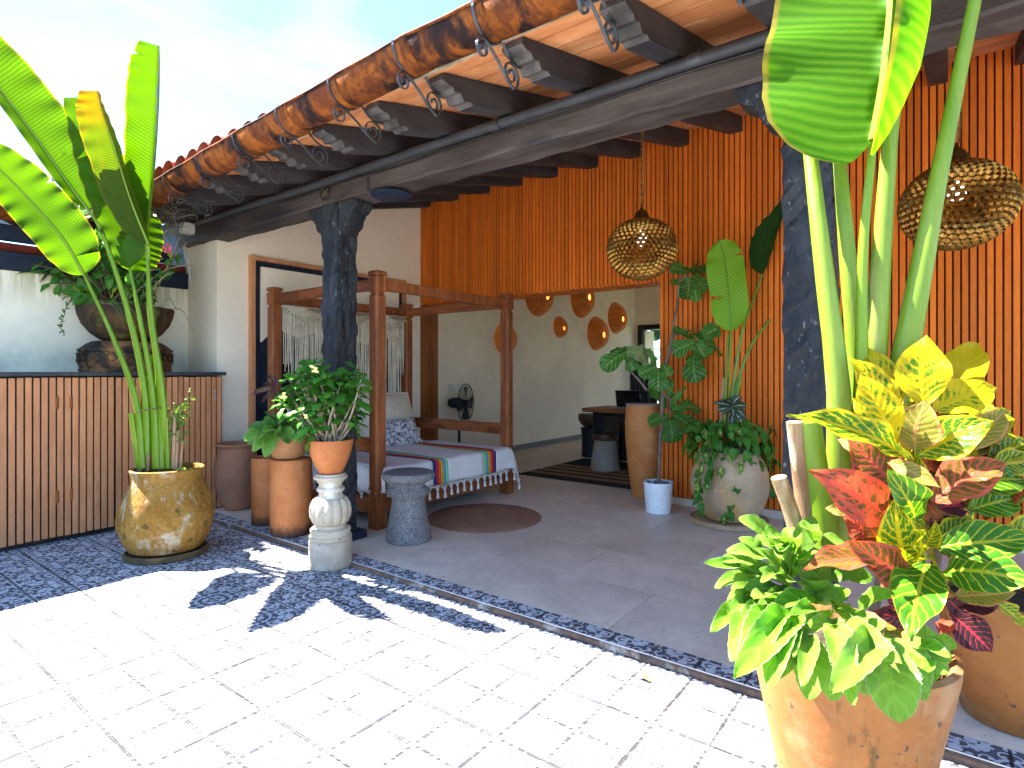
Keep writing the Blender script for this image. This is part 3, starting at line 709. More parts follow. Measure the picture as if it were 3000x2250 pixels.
# ---------------------------------------------------------------- slatted cabinet / fence on the left
cab = thing('slatted_cabinet', (-5.27, 1.2, 0), 'waist-high cabinet front of narrow brown upright slats along the left wall', 'cabinet')
m_ = MB(); m_.box(-5.99, -5.305, -1.6, 2.62, .0, 1.222); m_.build('carcass', M_DIRON, cab)
m_ = MB(); m_.box(-5.999, -5.235, -1.62, 2.628, 1.2265, 1.258); m_.build('ledge', M_STONEB, cab, bevel=.004)
sm = MB(); sm.box(-.011, .011, -.0178, .0178, 0, 1.175); SLM = sm.mesh('slat', M_COMP, bevel=.0015)
rs = random.Random(2)
n = 0; y = 2.575
while y > -1.55:
    o = bpy.data.objects.new('slat', SLM); col.objects.link(o); o.parent = cab
    o.location = (rs.uniform(-.0015, .0015), y - 1.2, .04 + rs.uniform(-.003, .003))
    y -= .0465 if n % 18 != 17 else .0535; n += 1
hb = MB(); hb.tube([(0, 0, -.045), (0, 0, .045)], .009, 10); HM = hb.mesh('hinge', M_JAMB, smooth=True)
for yy in (1.47, 1.385, 1.0):
    for zz in (1.03, .34):
        o = bpy.data.objects.new('hinge', HM); col.objects.link(o); o.parent = cab; o.location = (.014, yy - 1.2, zz)
m_ = MB(); m_.tube([(-5.252, 2.53, 1.0), (-5.24, 2.53, 1.0), (-5.24, 2.53, 1.09), (-5.252, 2.53, 1.09)], .005, 6); m_.build('handle', M_ALU, cab)
# ---------------------------------------------------------------- slatted timber wall with its wide opening
sw = thing('slat_wall', (-1.5, SLY, 0), 'tall wall of upright orange timber slats with a wide opening to the room', 'wall')
bk = MB()
bk.box(-2.19, 3.1, SLY + .006, SLY + .28, TZ + .07, 3.55)
bk.build('backing', M_SLATBACK, sw)
bk = MB(); bk.box(PLX + .002, -2.191, SLY + .006, SLY + .28, 2.142, 3.55); bk.build('lintel_backing', M_SLATBACK, sw)
bk = MB(); bk.box(-2.19, 3.1, SLY - .02, SLY + .28, TZ, TZ + .068); bk.build('plinth', M_CONC, sw, bevel=.004)
P_ = .046
def slat_mesh(h, w=.0345):
    mb = MB(); mb.box(-w / 2, w / 2, -.014, .012, 0, h); return mb.mesh('slat', M_SLAT, bevel=.0015)
LM, RM = slat_mesh(3.5 - 2.128), slat_mesh(3.5 - TZ - .075)
x = PLX + .03
while x < -2.2:
    o = bpy.data.objects.new('slat', LM); col.objects.link(o); o.parent = sw
    o.location = (x + 1.5, rs.uniform(-.003, .003), 2.128); x += P_
x = -2.178
while x < 2.0:
    o = bpy.data.objects.new('slat', RM); col.objects.link(o); o.parent = sw
    o.location = (x + 1.5, rs.uniform(-.003, .003), TZ + .075); x += P_
sf = MB(); sf.box(-.0165, .0165, 0, .30, -.012, .012); SFM = sf.mesh('soffit_slat', M_SLAT, bevel=.0015)
x = PLX + .03
while x < -2.2:
    o = bpy.data.objects.new('soffit_slat', SFM); col.objects.link(o); o.parent = sw
    o.location = (x + 1.5, .013, 2.128); x += P_
m_ = MB(); m_.box(PLX + .001, PLX + .03, SLY - .012, SLY + .285, TZ, 2.115); m_.build('jamb', M_JAMB, sw, bevel=.003)
m_ = MB(); m_.box(-2.192, -2.1902, SLY + .0, SLY + .28, TZ + .07, 2.125); m_.build('jamb', M_JAMB, sw)
# ---------------------------------------------------------------- room behind: back wall, doorway, ceiling
bwall = thing('room_back_wall', (-4, 11.5, 0), 'dim grey plaster wall at the far end of the room, with a doorway', 'wall')
dx0 = -5.33
for a in ((PLX, dx0, 11.5, 11.7, TZ, 2.25), (PLX, 3.1, 11.5, 11.7, 2.251, 3.5), (-4.35, 3.1, 11.5, 11.7, TZ, 2.25)):
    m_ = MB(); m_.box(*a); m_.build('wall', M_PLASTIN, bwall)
m_ = MB(); m_.box(-.6, -.45, SLY + .3, 8.6, TZ, 3.3); m_.build('unseen_side_wall', M_PLASTIN, bwall)  # unseen wall added to darken the room, cut short to leave some light
for a in ((dx0, dx0 + .1, 11.46, 11.72, TZ, 2.25), (-4.45, -4.35, 11.46, 11.72, TZ, 2.25), (dx0 + .101, -4.451, 11.46, 11.72, 2.15, 2.25)):
    m_ = MB(); m_.box(*a); m_.build('door_frame', M_BLACK, bwall)
m_ = MB(); m_.box(dx0 + .1, dx0 + .135, 11.55, 12.0, TZ, 2.14); m_.build('door_leaf', M_PLASTIN, bwall)
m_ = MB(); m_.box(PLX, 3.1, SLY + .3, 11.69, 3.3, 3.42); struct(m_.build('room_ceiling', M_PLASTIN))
# garden beyond the doorway
gw = thing('garden_wall', (-5, 17, 0), 'white boundary wall seen through the far doorway', 'wall')
m_ = MB(); m_.box(-14, 2, 17, 17.2, 0, 2.3); m_.build('wall', M_WHITEW, gw)
for z in (1.75, 2.0): m_ = MB(); m_.box(-14, 2, 16.97, 16.998, z, z + .03); m_.build('rail', M_ALU, gw)
aw = thing('awning', (-5.0, 12.6, 2.1), 'green scalloped awning over the far doorway', 'awning')
m_ = MB(); m_.add([(-5.6, 11.72, 2.5), (-4, 11.72, 2.5), (-4, 12.8, 2.2), (-5.6, 12.8, 2.2)], [(0, 1, 2, 3)]); m_.build('canopy', M_AWN, aw, solid=.006)
pl = []
for i in range(33): pl.append((-5.6 + 1.6 * i / 32, 2.02 - .05 * abs(math.sin(i * math.pi / 4))))
m_ = MB(); m_.prism(pl + [(-4, 2.2), (-5.6, 2.2)], 'y', 12.8, 12.81); m_.build('valance', M_AWN, aw)
hm = MB(); rh = random.Random(11)
for i in range(2600):
    c = V((rh.uniform(-8, -3), rh.uniform(14.4, 15.6), rh.uniform(0, 1) ** .7 * 1.5)); a = jit(.09, rh); b = jit(.09, rh)
    hm.add([c, c + a, c + b], [(0, 1, 2)])
tag(hm.build('hedge', L_SHR, loc=(-5, 15, 0)), 'sunlit green hedge seen through the far doorway', 'hedge')
# ---------------------------------------------------------------- roof, rafters, beam, posts
SLOPE = .247
def raft_z(y): return 2.68 + SLOPE * (y - 2.55)       # underside of the rafters
RH = .135
roof = thing('tiled_roof', (-2.5, 3.6, 2.9), 'sloping clay tiled roof over the terrace with brick soffit and black rafters', 'roof')
prof = [(1.985, raft_z(1.985) + RH - .002), (1.975, raft_z(1.985) + RH - .035), (2.01, raft_z(2.0) + .085), (2.045, raft_z(2.04) + .075), (2.06, raft_z(2.06) + .05),
        (2.10, raft_z(2.1) + .052), (2.125, raft_z(2.1) + .02), (2.17, raft_z(2.17) + .018), (2.195, raft_z(2.2)), (5.2, raft_z(5.2)), (5.2, raft_z(5.2) + RH - .002)]
RFX = [-.912 + .062 - .0 + .4715 * k for k in range(8)]
RFX = [-1.02 + .4715 * k for k in range(-10, 7)]
mb = MB(); mb.prism([(y, z) for y, z in prof], 'x', -.055, .055)
for i in range(len(mb.mi)): mb.mi[i] = 0
k = len(prof)
for i in range(2, 2 + k):
    e = i - 2
    if e < 8: mb.mi[i] = 1
RME = mb.mesh('rafter', [M_RAFT, M_RAFTEND])
RME2 = None
for x in RFX:
    o = link('rafter', RME, roof, (x, rs.uniform(-.014, .014), rs.uniform(-.003, .001))); o.scale.x = rs.uniform(.9, 1.06)
# brick soffit: courses along the eave, each bay a brick
def deck_z(y): return raft_z(y) + RH
brl = {}
cy = 1.93; ci = 0
rb = random.Random(9)
cos_s = math.cos(math.atan(SLOPE))
while cy < 5.2:
    cw = .155
    for i in range(len(RFX) - 1):
        x0, x1 = RFX[i], RFX[i + 1]
        mb_key = 'b'
        if mb_key not in brl:
            q = MB(); L_ = .4715 / 2 - .004; W_ = cw / 2 - .0065
            q.hexa([(-L_, -W_, -SLOPE * W_), (L_, -W_, -SLOPE * W_), (L_, W_, SLOPE * W_), (-L_, W_, SLOPE * W_)], [(-L_, -W_, -SLOPE * W_ + .03), (L_, -W_, -SLOPE * W_ + .03), (L_, W_, SLOPE * W_ + .03), (-L_, W_, SLOPE * W_ + .03)])
            brl[mb_key] = q.mesh('brick', M_BRICK)
        o = bpy.data.objects.new('brick', brl[mb_key]); col.objects.link(o); o.parent = roof
        o.location = V(((x0 + x1) / 2, cy + cw / 2, deck_z(cy + cw / 2) + rb.uniform(0, .003))) - wloc(roof)
    cy += cw; ci += 1
XA, XB = -6.9, RFX[-1] + .2
q = MB()
q.hexa([(XA, 1.925, deck_z(1.925) + .012), (XB, 1.925, deck_z(1.925) + .012), (XB, 5.3, deck_z(5.3) + .012), (XA, 5.3, deck_z(5.3) + .012)],
       [(XA, 1.925, deck_z(1.925) + .075), (XB, 1.925, deck_z(1.925) + .075), (XB, 5.3, deck_z(5.3) + .075), (XA, 5.3, deck_z(5.3) + .075)])
q.build('mortar_bed', M_MORT, roof)
q = MB()
q.hexa([(XA, 5.3, deck_z(5.3)), (XB, 5.3, deck_z(5.3)), (XB, 8.6, 4.4), (XA, 8.6, 4.4)], [(XA, 5.3, deck_z(5.3) + .07), (XB, 5.3, deck_z(5.3) + .07), (XB, 8.6, 4.47), (XA, 8.6, 4.47)])
q.hexa([(XA, 8.6, 4.4), (XB, 8.6, 4.4), (XB, 12.3, 3.45), (XA, 12.3, 3.45)], [(XA, 8.6, 4.47), (XB, 8.6, 4.47), (XB, 12.3, 3.52), (XA, 12.3, 3.52)])
q.build('roof_slab', M_MORT, roof)
# mortar fillet on the rafter tops and at the eave
q = MB(); rq = random.Random(8)
for i in range(70):
    a = XA + (XB - XA) * i / 70; b = XA + (XB - XA) * (i + 1) / 70
    h = rq.uniform(.0, .02)
    q.hexa([(a, 1.90, deck_z(1.93) - .004 - h * .4), (b, 1.90, deck_z(1.93) - .004 - h * .4), (b, 1.955, deck_z(1.95) - .004), (a, 1.955, deck_z(1.95) - .004)],
           [(a, 1.895, deck_z(1.93) + .07), (b, 1.895, deck_z(1.93) + .07), (b, 1.924, deck_z(1.95) + .07), (a, 1.924, deck_z(1.95) + .07)])
q.build('eave_mortar', M_MORT, roof)
q = MB(); q.box(-9, -6.045, 2.64, 2.75, 2.2, 2.80); q.build('end_board', M_NAVY, roof)
q = MB(); q.box(-7.6, -5.5, 1.99, 2.03, 2.30, 2.72); q.build('gable_board', M_NAVY, roof)
# barrel tiles, three courses up from the eave
def barrel(L, r=.085):
    mb = MB(); n = 8
    def pt(i, j):
        a = math.pi * j / n; rr = r * (1 - .14 * i)
        return (rr * math.cos(a), L * i, rr * math.sin(a) * .85 + SLOPE * L * i + .012 * (1 - i))
    mb.grid(pt, 1, n)
    return mb
BT = barrel(.42).mesh('roof_tile', M_RTILE, smooth='all')
nx = int((XB - XA) / .185)
for i in range(nx):
    for c in range(4):
        y0 = 1.86 + c * .37
        o = link('roof_tile', BT, roof, (XA + .1 + .185 * i + rq.uniform(-.008, .008), y0 + rq.uniform(-.012, .012), deck_z(y0) + .078))
        md = None
# gutter in overlapping lengths
gut = thing('copper_gutter', (-2.5, 1.85, 2.7), 'rusty copper half-round gutter hung along the terrace eave', 'gutter')
GY, GR = 1.85, .10
def gz(x): return lerpl([(-9, 2.52), (-6.5, 2.575), (-4.54, 2.613), (-3.38, 2.675), (-2.45, 2.714), (-1.97, 2.738), (-1.5, 2.73), (3, 2.74)], x)
xs = [-5.68] + [x + .045 for x in RFX[1:-1:1]] + [XB]
for i, (a, b) in enumerate(zip(xs, xs[1:])):
    mb = MB(); n = 14; dr = .004 * (i % 2)
    def pt(ii, j, a=a, b=b, dr=dr):
        x = a - .03 + (b - a + .05) * ii / 4; an = math.pi * (1 + j / n)
        sag = -.006 * math.sin(math.pi * ii / 4)
        return (x, GY + (GR + dr) * math.cos(an), gz(x) + (GR * 1.02 + dr) * math.sin(an) + sag)
    mb.grid(pt, 4, n)
    mb.build('gutter_length', M_GUTTER, gut, smooth='all', solid=.003)
    mb = MB(); mb.tube([(a - .03, GY - GR - .004, gz(a) + .002), ((a + b) / 2, GY - GR - .004, gz((a + b) / 2) - .004), (b + .02, GY - GR - .004, gz(b) + .002)], .007, 6)
    mb.build('rim', M_GUTTER, gut, smooth=True)
# scrolled iron brackets under the gutter
def spiral(cy, cz, r0, r1, a0, turns, n=26):
    return [(0, cy + (r0 + (r1 - r0) * i / n) * math.cos(a0 + turns * 6.283 * i / n), cz + (r0 + (r1 - r0) * i / n) * math.sin(a0 + turns * 6.283 * i / n)) for i in range(n + 1)]
def flatbar(mb, pts, w=.014, th=.0038):
    pts = [V(p) for p in pts]; n = len(pts); vs = []
    for i, p in enumerate(pts):
        T = (pts[min(i + 1, n - 1)] - pts[max(i - 1, 0)]).normalized(); N = T.cross(V((1, 0, 0)))
        for sx, sn in ((-1, -1), (1, -1), (1, 1), (-1, 1)): vs.append(p + V((sx * w / 2, 0, 0)) + N * (sn * th / 2))
    fs = [(4 * i + j, 4 * i + (j + 1) % 4, 4 * i + 4 + (j + 1) % 4, 4 * i + 4 + j) for i in range(n - 1) for j in range(4)] + [(3, 2, 1, 0), (4 * n - 4, 4 * n - 3, 4 * n - 2, 4 * n - 1)]
    mb.add(vs, fs)
def bracket(x, first=[None]):
    zz = gz(x)
    side = ['far left end of the eave, hidden in dry tendrils'] 
    if first[0] is None:
        t = thing('gutter_bracket', (0, GY, 0), 'scrolled iron gutter bracket', 'bracket', 'scrolled iron brackets under the gutter')
        mb = MB(); g2 = GR + .009
        flatbar(mb, [(0, GY + g2 * math.cos(a), g2 * 1.02 * math.sin(a)) for a in [math.pi * (1 + i / 16) for i in range(15)]])
        mb.build('strap', M_IRON, t)
        mb = MB(); flatbar(mb, [(0, GY - .02, -.108)] + [(0, GY + .04 + i * .03, -.135 - .022 * i) for i in range(1, 4)] + spiral(GY + .165, -.17, .062, .012, -1.2, 1.75)); mb.build('large_scroll', M_IRON, t)
        mb = MB(); flatbar(mb, [(0, GY + .01, -.112)] + spiral(GY - .035, -.155, .048, .010, .75, 1.5)); mb.build('small_scroll', M_IRON, t)
        mb = MB(); flatbar(mb, [(0, GY + .085, -.055), (0, GY + .11, -.075), (0, GY + .14, -.10), (0, GY + .18, -.113), (0, GY + .24, -.11)]); mb.build('arm', M_IRON, t)
        first[0] = t; t.location = (x, GY, zz); WL[t.name] = V((x, GY, zz)); return t
    p = first[0]
    c = copy_tree(p, V((x, GY, zz)) - V(p.location)); c.rotation_euler = (rs.uniform(-.05, .05), 0, rs.uniform(-.06, .06)); return c
# main beam
BY0, BY1, BZ0, BZ1 = 2.55, 2.755, 2.48, 2.678
beam = thing('timber_beam', (-2, 2.65, 2.5), 'long weathered black timber beam carrying the terrace rafters', 'beam')
mb = MB(); nb = 60; rbm = random.Random(4); xsb = [-6.03 + 9.1 * i / nb for i in range(nb + 1)]
ring = []
for x in xsb:
    dz = rbm.uniform(-.006, .006); dy = rbm.uniform(-.005, .005)
    ring.append([(x, BY0 + dy, BZ0 + .012 + dz), (x, BY0 + .012 + dy, BZ0 + dz), (x, BY1 - .012, BZ0 - dz), (x, BY1, BZ0 + .012), (x, BY1, BZ1), (x, BY0 + dy, BZ1)])
vs = [p for r_ in ring for p in r_]
fs = [(6 * i + j, 6 * i + (j + 1) % 6, 6 * i + 6 + (j + 1) % 6, 6 * i + 6 + j) for i in range(nb) for j in range(6)] + [tuple(range(6))[::-1], tuple(range(6 * nb, 6 * nb + 6))]
mb.add(vs, fs); mb.build('beam', M_BEAM, beam)
def post(xc, lab):
    t = thing('timber_post', (xc, 2.65, TZ), lab, 'post', 'black hewn timber posts')
    mb = MB(); n = 60; rp = random.Random(int(abs(xc) * 100)); h = .0925; q_ = 5
    rim_ = [(-1 + 2 * k / q_, -1) for k in range(q_)] + [(1, -1 + 2 * k / q_) for k in range(q_)] + [(1 - 2 * k / q_, 1) for k in range(q_)] + [(-1, 1 - 2 * k / q_) for k in range(q_)]
    vs = []; m_n = 4 * q_
    for i in range(n + 1):
        z = TZ + .06 + (2.478 - TZ - .06) * i / n
        for a, b in rim_:
            k = .955 if abs(a) == 1 and abs(b) == 1 else 1.0
            d_ = rp.gauss(0, .0032) - (.004 if rp.random() < .12 else 0)
            vs.append((xc + a * h * k + (d_ * a if abs(a) == 1 else rp.uniform(-.006, .006)), 2.65 + b * h * k + (d_ * b if abs(b) == 1 else rp.uniform(-.006, .006)), z + (rp.uniform(-.012, .012) if 0 < i < n else 0)))
    fs = [(m_n * i + j, m_n * i + (j + 1) % m_n, m_n * i + m_n + (j + 1) % m_n, m_n * i + m_n + j) for i in range(n) for j in range(m_n)] + [tuple(range(m_n * n, m_n * n + m_n))]
    mb.add(vs, fs); mb.build('shaft', M_BLKWOOD, t)
    mb = MB(); mb.box(xc - .145, xc + .145, 2.51, 2.79, TZ, TZ + .06); mb.build('foot', M_NAVY, t, bevel=.006)
    for s in (-1, 1):
        poly = [(.0935, 2.10), (.115, 2.10), (.115, 2.125), (.135, 2.13), (.135, 2.16), (.19, 2.19), (.215, 2.23), (.225, 2.29), (.25, 2.30), (.25, 2.33), (.30, 2.35), (.345, 2.39), (.36, 2.44), (.36, 2.477), (.0935, 2.477)]
        mb = MB(); mb.prism([(xc + s * (.0935 + (p[0] - .0935) * .72), 2.477 - (2.477 - p[1]) * .62) for p in poly], 'y', 2.572, 2.728); mb.build('corbel', M_BLKWOOD, t, bevel=.004)
    return t
post(-3.607, 'black hewn timber post with carved corbels standing in front of the bed')
post(-.462, 'black hewn timber post behind the tall stalks on the right')
# conduit on the beam, cable, speaker, valve wheel, floodlight
t = thing('conduit_pipe', (-2, 2.52, 2.6), 'dark grey conduit pipe running along the top of the beam', 'pipe')
mb = MB(); mb.tube([(x, 2.522 + .002 * math.sin(x * 3), 2.632 + .004 * math.sin(x * 2.1)) for x in xsb[3:]], .027, 12); mb.build('pipe', mat('dark grey pipe', (.05, .052, .058), scale=6, rough=.45, bmp=.05), t, smooth=True)
for x in (-4.9, -3.25, -2.02, -.9, .3):
    mb = MB(); mb.tube([(x - .03, 2.522, 2.632), (x + .03, 2.522, 2.632)], .031, 12); mb.build('coupling', M_IRON, t, smooth=True)
mb = MB(); mb.tube([(x, 2.541, 2.594 + .006 * math.sin(x * 5)) for x in xsb[12:]], .007, 6); mb.build('cable', M_DIRON, t, smooth=True)
sp = at(1120, 562, Y=2.56)
t = thing('ceiling_speaker', tuple(sp), 'flat round dark disc hanging under the beam beside the left post', 'speaker')
mb = MB(); mb.lathe([(.0, -.012), (.125, -.012), (.14, .0), (.125, .014), (.0, .016)], 32, (sp.x, 2.64, 2.455)); mb.build('disc', M_NAVY, t, smooth=True)
mb = MB(); mb.tube([(sp.x - .13, 2.545, 2.6), (sp.x - .13, 2.543, 2.5), (sp.x - .12, 2.545, 2.468), (sp.x - .1, 2.56, 2.458)], .006, 6); mb.build('bracket_wire', M_IRON, t)
vw = at(952, 565, Y=2.535)
t = thing('valve_wheel', tuple(vw), 'small rusty spoked wheel fixed to the beam above the left post', 'wheel')
mb = MB(); mb.tube([(vw.x + .05 * math.cos(a), 2.535, vw.z + .05 * math.sin(a)) for a in [i * .2618 for i in range(25)]], .006, 6); mb.build('rim', M_DIRON, t)
for i in range(4):
    a = i * 1.571 + .5; mb = MB(); mb.bar((vw.x, 2.535, vw.z), (vw.x + .048 * math.cos(a), 2.535, vw.z + .048 * math.sin(a)), .008, .005); mb.build('spoke', M_TWIG, t)
mb = MB(); mb.tube([(vw.x, 2.553, vw.z), (vw.x, 2.528, vw.z)], .012, 10); mb.build('hub', M_TWIG, t)
fl = at(560, 672, Y=2.53)
t = thing('floodlight', tuple(fl), 'small aged white floodlight box on the left end of the beam', 'lamp')
mb = MB(); mb.box(fl.x - .045, fl.x + .045, 2.44, 2.548, fl.z - .05, fl.z + .05); mb.build('housing', M_BOXW, t, bevel=.006)
mb = MB(); mb.box(fl.x - .032, fl.x + .032, 2.428, 2.439, fl.z - .035, fl.z + .035); mb.build('lens', mat('milky lens', (.45, .44, .4), scale=20, rough=.2), t, bevel=.004)
side = ['first', 'second', 'third', 'fourth', 'fifth', 'sixth', 'seventh', 'eighth', 'ninth']
bx = [x for x in RFX if -5.3 < x < .2]
for i, x in enumerate(sorted(bx)):
    o = bracket(x - .03)
    o['label'] = ('scrolled iron gutter bracket half buried in dry tendrils at the left eave end' if i == 0 else
                  'scrolled iron gutter bracket over the left post' if abs(x + 3.607) < .24 and x < -3.5 else
                  'largest scrolled iron gutter bracket, cut by the top edge of the photo' if abs(x + 1.02) < .1 else
                  'scrolled iron gutter bracket beyond the broad banana leaf at the top right' if x > -.3 else
                  'scrolled iron gutter bracket hidden behind the broad banana leaf' if x > -.7 else
                  '%s scrolled iron gutter bracket from the left end of the eave' % side[i])
# wing roof on the left
wing = thing('wing_roof', (-6.2, 0, 2.5), 'low clay tiled roof above the courtyard wall on the far left', 'roof')
mb = MB(); mb.hexa([(-5.78, -4, 2.42), (-5.78, 1.985, 2.42), (-9.5, 1.985, 3.5), (-9.5, -4, 3.5)][::-1], [(-5.78, -4, 2.47), (-5.78, 1.985, 2.47), (-9.5, 1.985, 3.55), (-9.5, -4, 3.55)][::-1]); mb.build('deck', M_RED, wing)
mb = MB(); mb.box(-5.93, -5.84, -4, 2.4, 2.285, 2.405); mb.build('eave_beam', M_NAVY, wing, bevel=.005)
for i in range(12):
    y = 1.85 - i * .5; mb = MB(); mb.bar((-5.86, y, 2.33), (-6.9, y, 2.63), .09, .11); mb.build('rafter', M_NAVY, wing)
mb = MB(); n = 12
def pt(i, j):
    a = math.pi * (1 + j / n); return (-5.72 + .09 * math.cos(a), -4 + 5.75 * i / 4, 2.50 + .09 * math.sin(a))
mb.grid(pt, 4, n); mb.build('gutter', M_GUTTER, wing, smooth='all', solid=.003)
bm_ = MB()
def pt(i, j):
    a = math.pi * j / 8; rr = .085 * (1 - .14 * i); return (-.40 * i, rr * math.cos(a), rr * math.sin(a) * .85 + .29 * .40 * i + .012 * (1 - i))
bm_.grid(pt, 1, 8); WT = bm_.mesh('roof_tile', M_RTILE, smooth='all')
for c in range(7):
    for i in range(16):
        y = 1.8 - .185 * i
        link('roof_tile', WT, wing, (-5.76 - .35 * c, y + rq.uniform(-.01, .01), 2.485 + .1015 * c))
t = thing('downpipe', (-5.75, 2.45, 2.0), 'short grey metal strap and pipe by the wall corner at the left', 'pipe')
q0 = at(545, 735, Y=2.58); q1 = at(552, 800, Y=2.6)
mb = MB(); mb.bar(q0 + V((-.03, 0, .05)), q1, .05, .012, up=V((0, -1, 0))); mb.build('strap', M_BOXW, t)
mb = MB(); mb.tube([q0 + V((0, .01, 0)), q1 + V((.02, .01, -.1))], .012, 8); mb.build('pipe', M_BOXW, t)
# ================================================================ OBJECTS
# ---------------------------------------------------------------- dried tendrils at the left end of the eave
mb = MB(); rd = random.Random(21)
for i in range(70):
    c = at(rd.uniform(448, 520), rd.uniform(590, 690), Y=rd.uniform(1.85, 2.05)); p = [c]; dr = jit(1, rd).normalized()
    for k in range(6):
        dr = (dr + jit(.7, rd) + V((0, 0, -.12))).normalized(); p.append(p[-1] + dr * .035)
    mb.tube(p, .0022, 4)
tag(mb.build('dry_vine', M_DRY, loc=tuple(at(480, 640, Y=1.95))), 'tangle of dry vine tendrils caught on the left end of the gutter', 'vine')
# ---------------------------------------------------------------- canopy bed
BX0, BX1, BYA, BYB = -5.07, -3.6, 3.0, 4.66           # post centres
bed = thing('canopy_bed', ((BX0 + BX1) / 2, (BYA + BYB) / 2, TZ), 'red timber four-poster canopy day bed with mattress behind the left post', 'bed')
pw = .052
for (x, y) in ((BX0, BYA), (BX1, BYA), (BX0, BYB), (BX1, BYB)):
    mb = MB(); c = .012
    def octo(z, h, ch): return [(x - h + ch, y - h, z), (x + h - ch, y - h, z), (x + h, y - h + ch, z), (x + h, y + h - ch, z), (x + h - ch, y + h, z), (x - h + ch, y + h, z), (x - h, y + h - ch, z), (x - h, y - h + ch, z)]
    levels = [(TZ, pw * .98, .002), (.30, pw * 1.02, .003), (.302, pw * .8, .01), (.33, pw * .8, .01), (.335, pw * 1.02, .003), (.37, pw * 1.0, .016), (1.855, pw, .016), (1.868, pw * .8, .012), (1.882, pw * .8, .012), (1.89, pw * 1.0, .003), (1.998, pw * 1.0, .003), (2.0, pw * .78, .006), (2.012, pw * .78, .006), (2.014, pw * 1.05, .004), (2.038, pw * 1.05, .004), (2.05, pw * .9, .004)]
    vs = [p for L in levels for p in octo(*L)]; n = len(levels)
    fs = [(8 * i + j, 8 * i + (j + 1) % 8, 8 * i + 8 + (j + 1) % 8, 8 * i + 8 + j) for i in range(n - 1) for j in range(8)] + [tuple(range(8))[::-1], tuple(range(8 * n - 8, 8 * n))]
    mb.add(vs, fs); mb.build('post', M_BEDW, bed)
def rail(name, a, b, m=M_BEDX):
    x0, x1 = sorted((a[0], b[0])); y0, y1 = sorted((a[1], b[1]))
    mb = MB(); mb.box(x0, x1, y0, y1, a[2], b[2]); mb.build(name, m, bed, bevel=.004)
for y in (BYA, BYB): rail('top_rail', (BX0 + .051, y - .026, 1.905), (BX1 - .051, y + .026, 1.99))
for x in (BX0, BX1): rail('top_rail', (x - .026, BYA + .051, 1.905), (x + .026, BYB - .051, 1.99), M_BEDW)
for y in (BYA, BYB): rail('side_rail', (BX0 + .051, y - .018, .625), (BX1 - .051, y + .018, .735))
for y in (BYA, BYB): rail('base_rail', (BX0 + .051, y - .03, .14), (BX1 - .051, y + .03, .245))
for x in (BX0, BX1): rail('base_rail', (x - .03, BYA + .051, .14), (x + .03, BYB - .051, .245), M_BEDW)
mb = MB(); mb.box(BX0 + .03, BX1 + .03, BYA - .02, BYB + .02, .235, .26); mb.build('slat_base', M_BEDX, bed)
mb = MB(); mb.box(BX0 + .06, BX1 + .09, BYA + .055, BYB - .055, .262, .50); mb.build('mattress', M_MATT, bed, bevel=.035, seg=4, smooth=True)
for z in (.285, .475):
    mb = MB(); mx0, mx1, my0, my1 = BX0 + .06, BX1 + .09, BYA + .055, BYB - .055
    mb.tube([(mx0, my0 - .004, z), (mx1 - .03, my0 - .004, z), (mx1 + .002, my0 + .02, z), (mx1 + .004, my0 + .05, z), (mx1 + .004, my1 - .05, z), (mx1 - .03, my1 + .004, z), (mx0, my1 + .004, z)], .007, 6); mb.build('piping', M_MATT, bed, smooth=True)
# striped throw: a cloth draped over the front of the mattress
TB = thing('striped_throw', (BX1, (BYA + BYB) / 2, .5), 'white cotton throw with rainbow stripes and tassels draped over the bed', 'blanket')
# along-bed layout of the stripes
segs = []; Y0c, Y1c = BYA + .02, BYB + .05
sband = ['navy', 'crimson', 'orange', 'yellow', 'teal', 'mint']
yA = at(1262, 1400, X=BX1 + .1).y; yB = at(1411, 1400, X=BX1 + .1).y
sw_ = .030
cuts = [(Y0c, None)]
ys = [(Y0c, yA - 0, 'cloth')]
for i, s_ in enumerate(sband): ys.append((yA + i * sw_, yA + (i + 1) * sw_, s_))
yb0 = yB
ys.append((yA + 6 * sw_, yb0, 'cloth'))
for i, s_ in enumerate(sband[::-1]): ys.append((yb0 + i * sw_, yb0 + (i + 1) * sw_, s_))
ys.append((yb0 + 6 * sw_, Y1c, 'cloth'))
MX = BX1 + .094
def drape(s, y, off=.0):
    """s runs from the back of the bed forwards and down over the front edge"""
    L1 = .98
    z0 = .508 + .004 * math.sin(y * 17 + s * 5) + .003 * math.sin(y * 31)
    dn = max(0, (BYA + .16 - y) / .14); dn = min(1, dn)
    ov = max(0, y - (BYB - .06))                     # beyond the far end of the mattress
    zd = -1.5 * ov if ov > 0 else 0
    if s < L1: x, z = MX - L1 + s, z0
    else:
        q = s - L1; r = .03
        if q < r * 1.57: x, z = MX + r * math.sin(q / r) - 0, z0 - r * (1 - math.cos(q / r))
        else:
            d = q - r * 1.57
            x = MX + r + .012 * math.sin(y * 11) * d * 4 + .10 * d * (1 if d > .05 else d / .05) * .25 + (.12 * d if y > BYB - .1 else 0); z = z0 - r - d
    return (x + off, y + (0.0 if ov == 0 else -ov * .35), z + zd + off * .6)
Ltot = .98 + .235
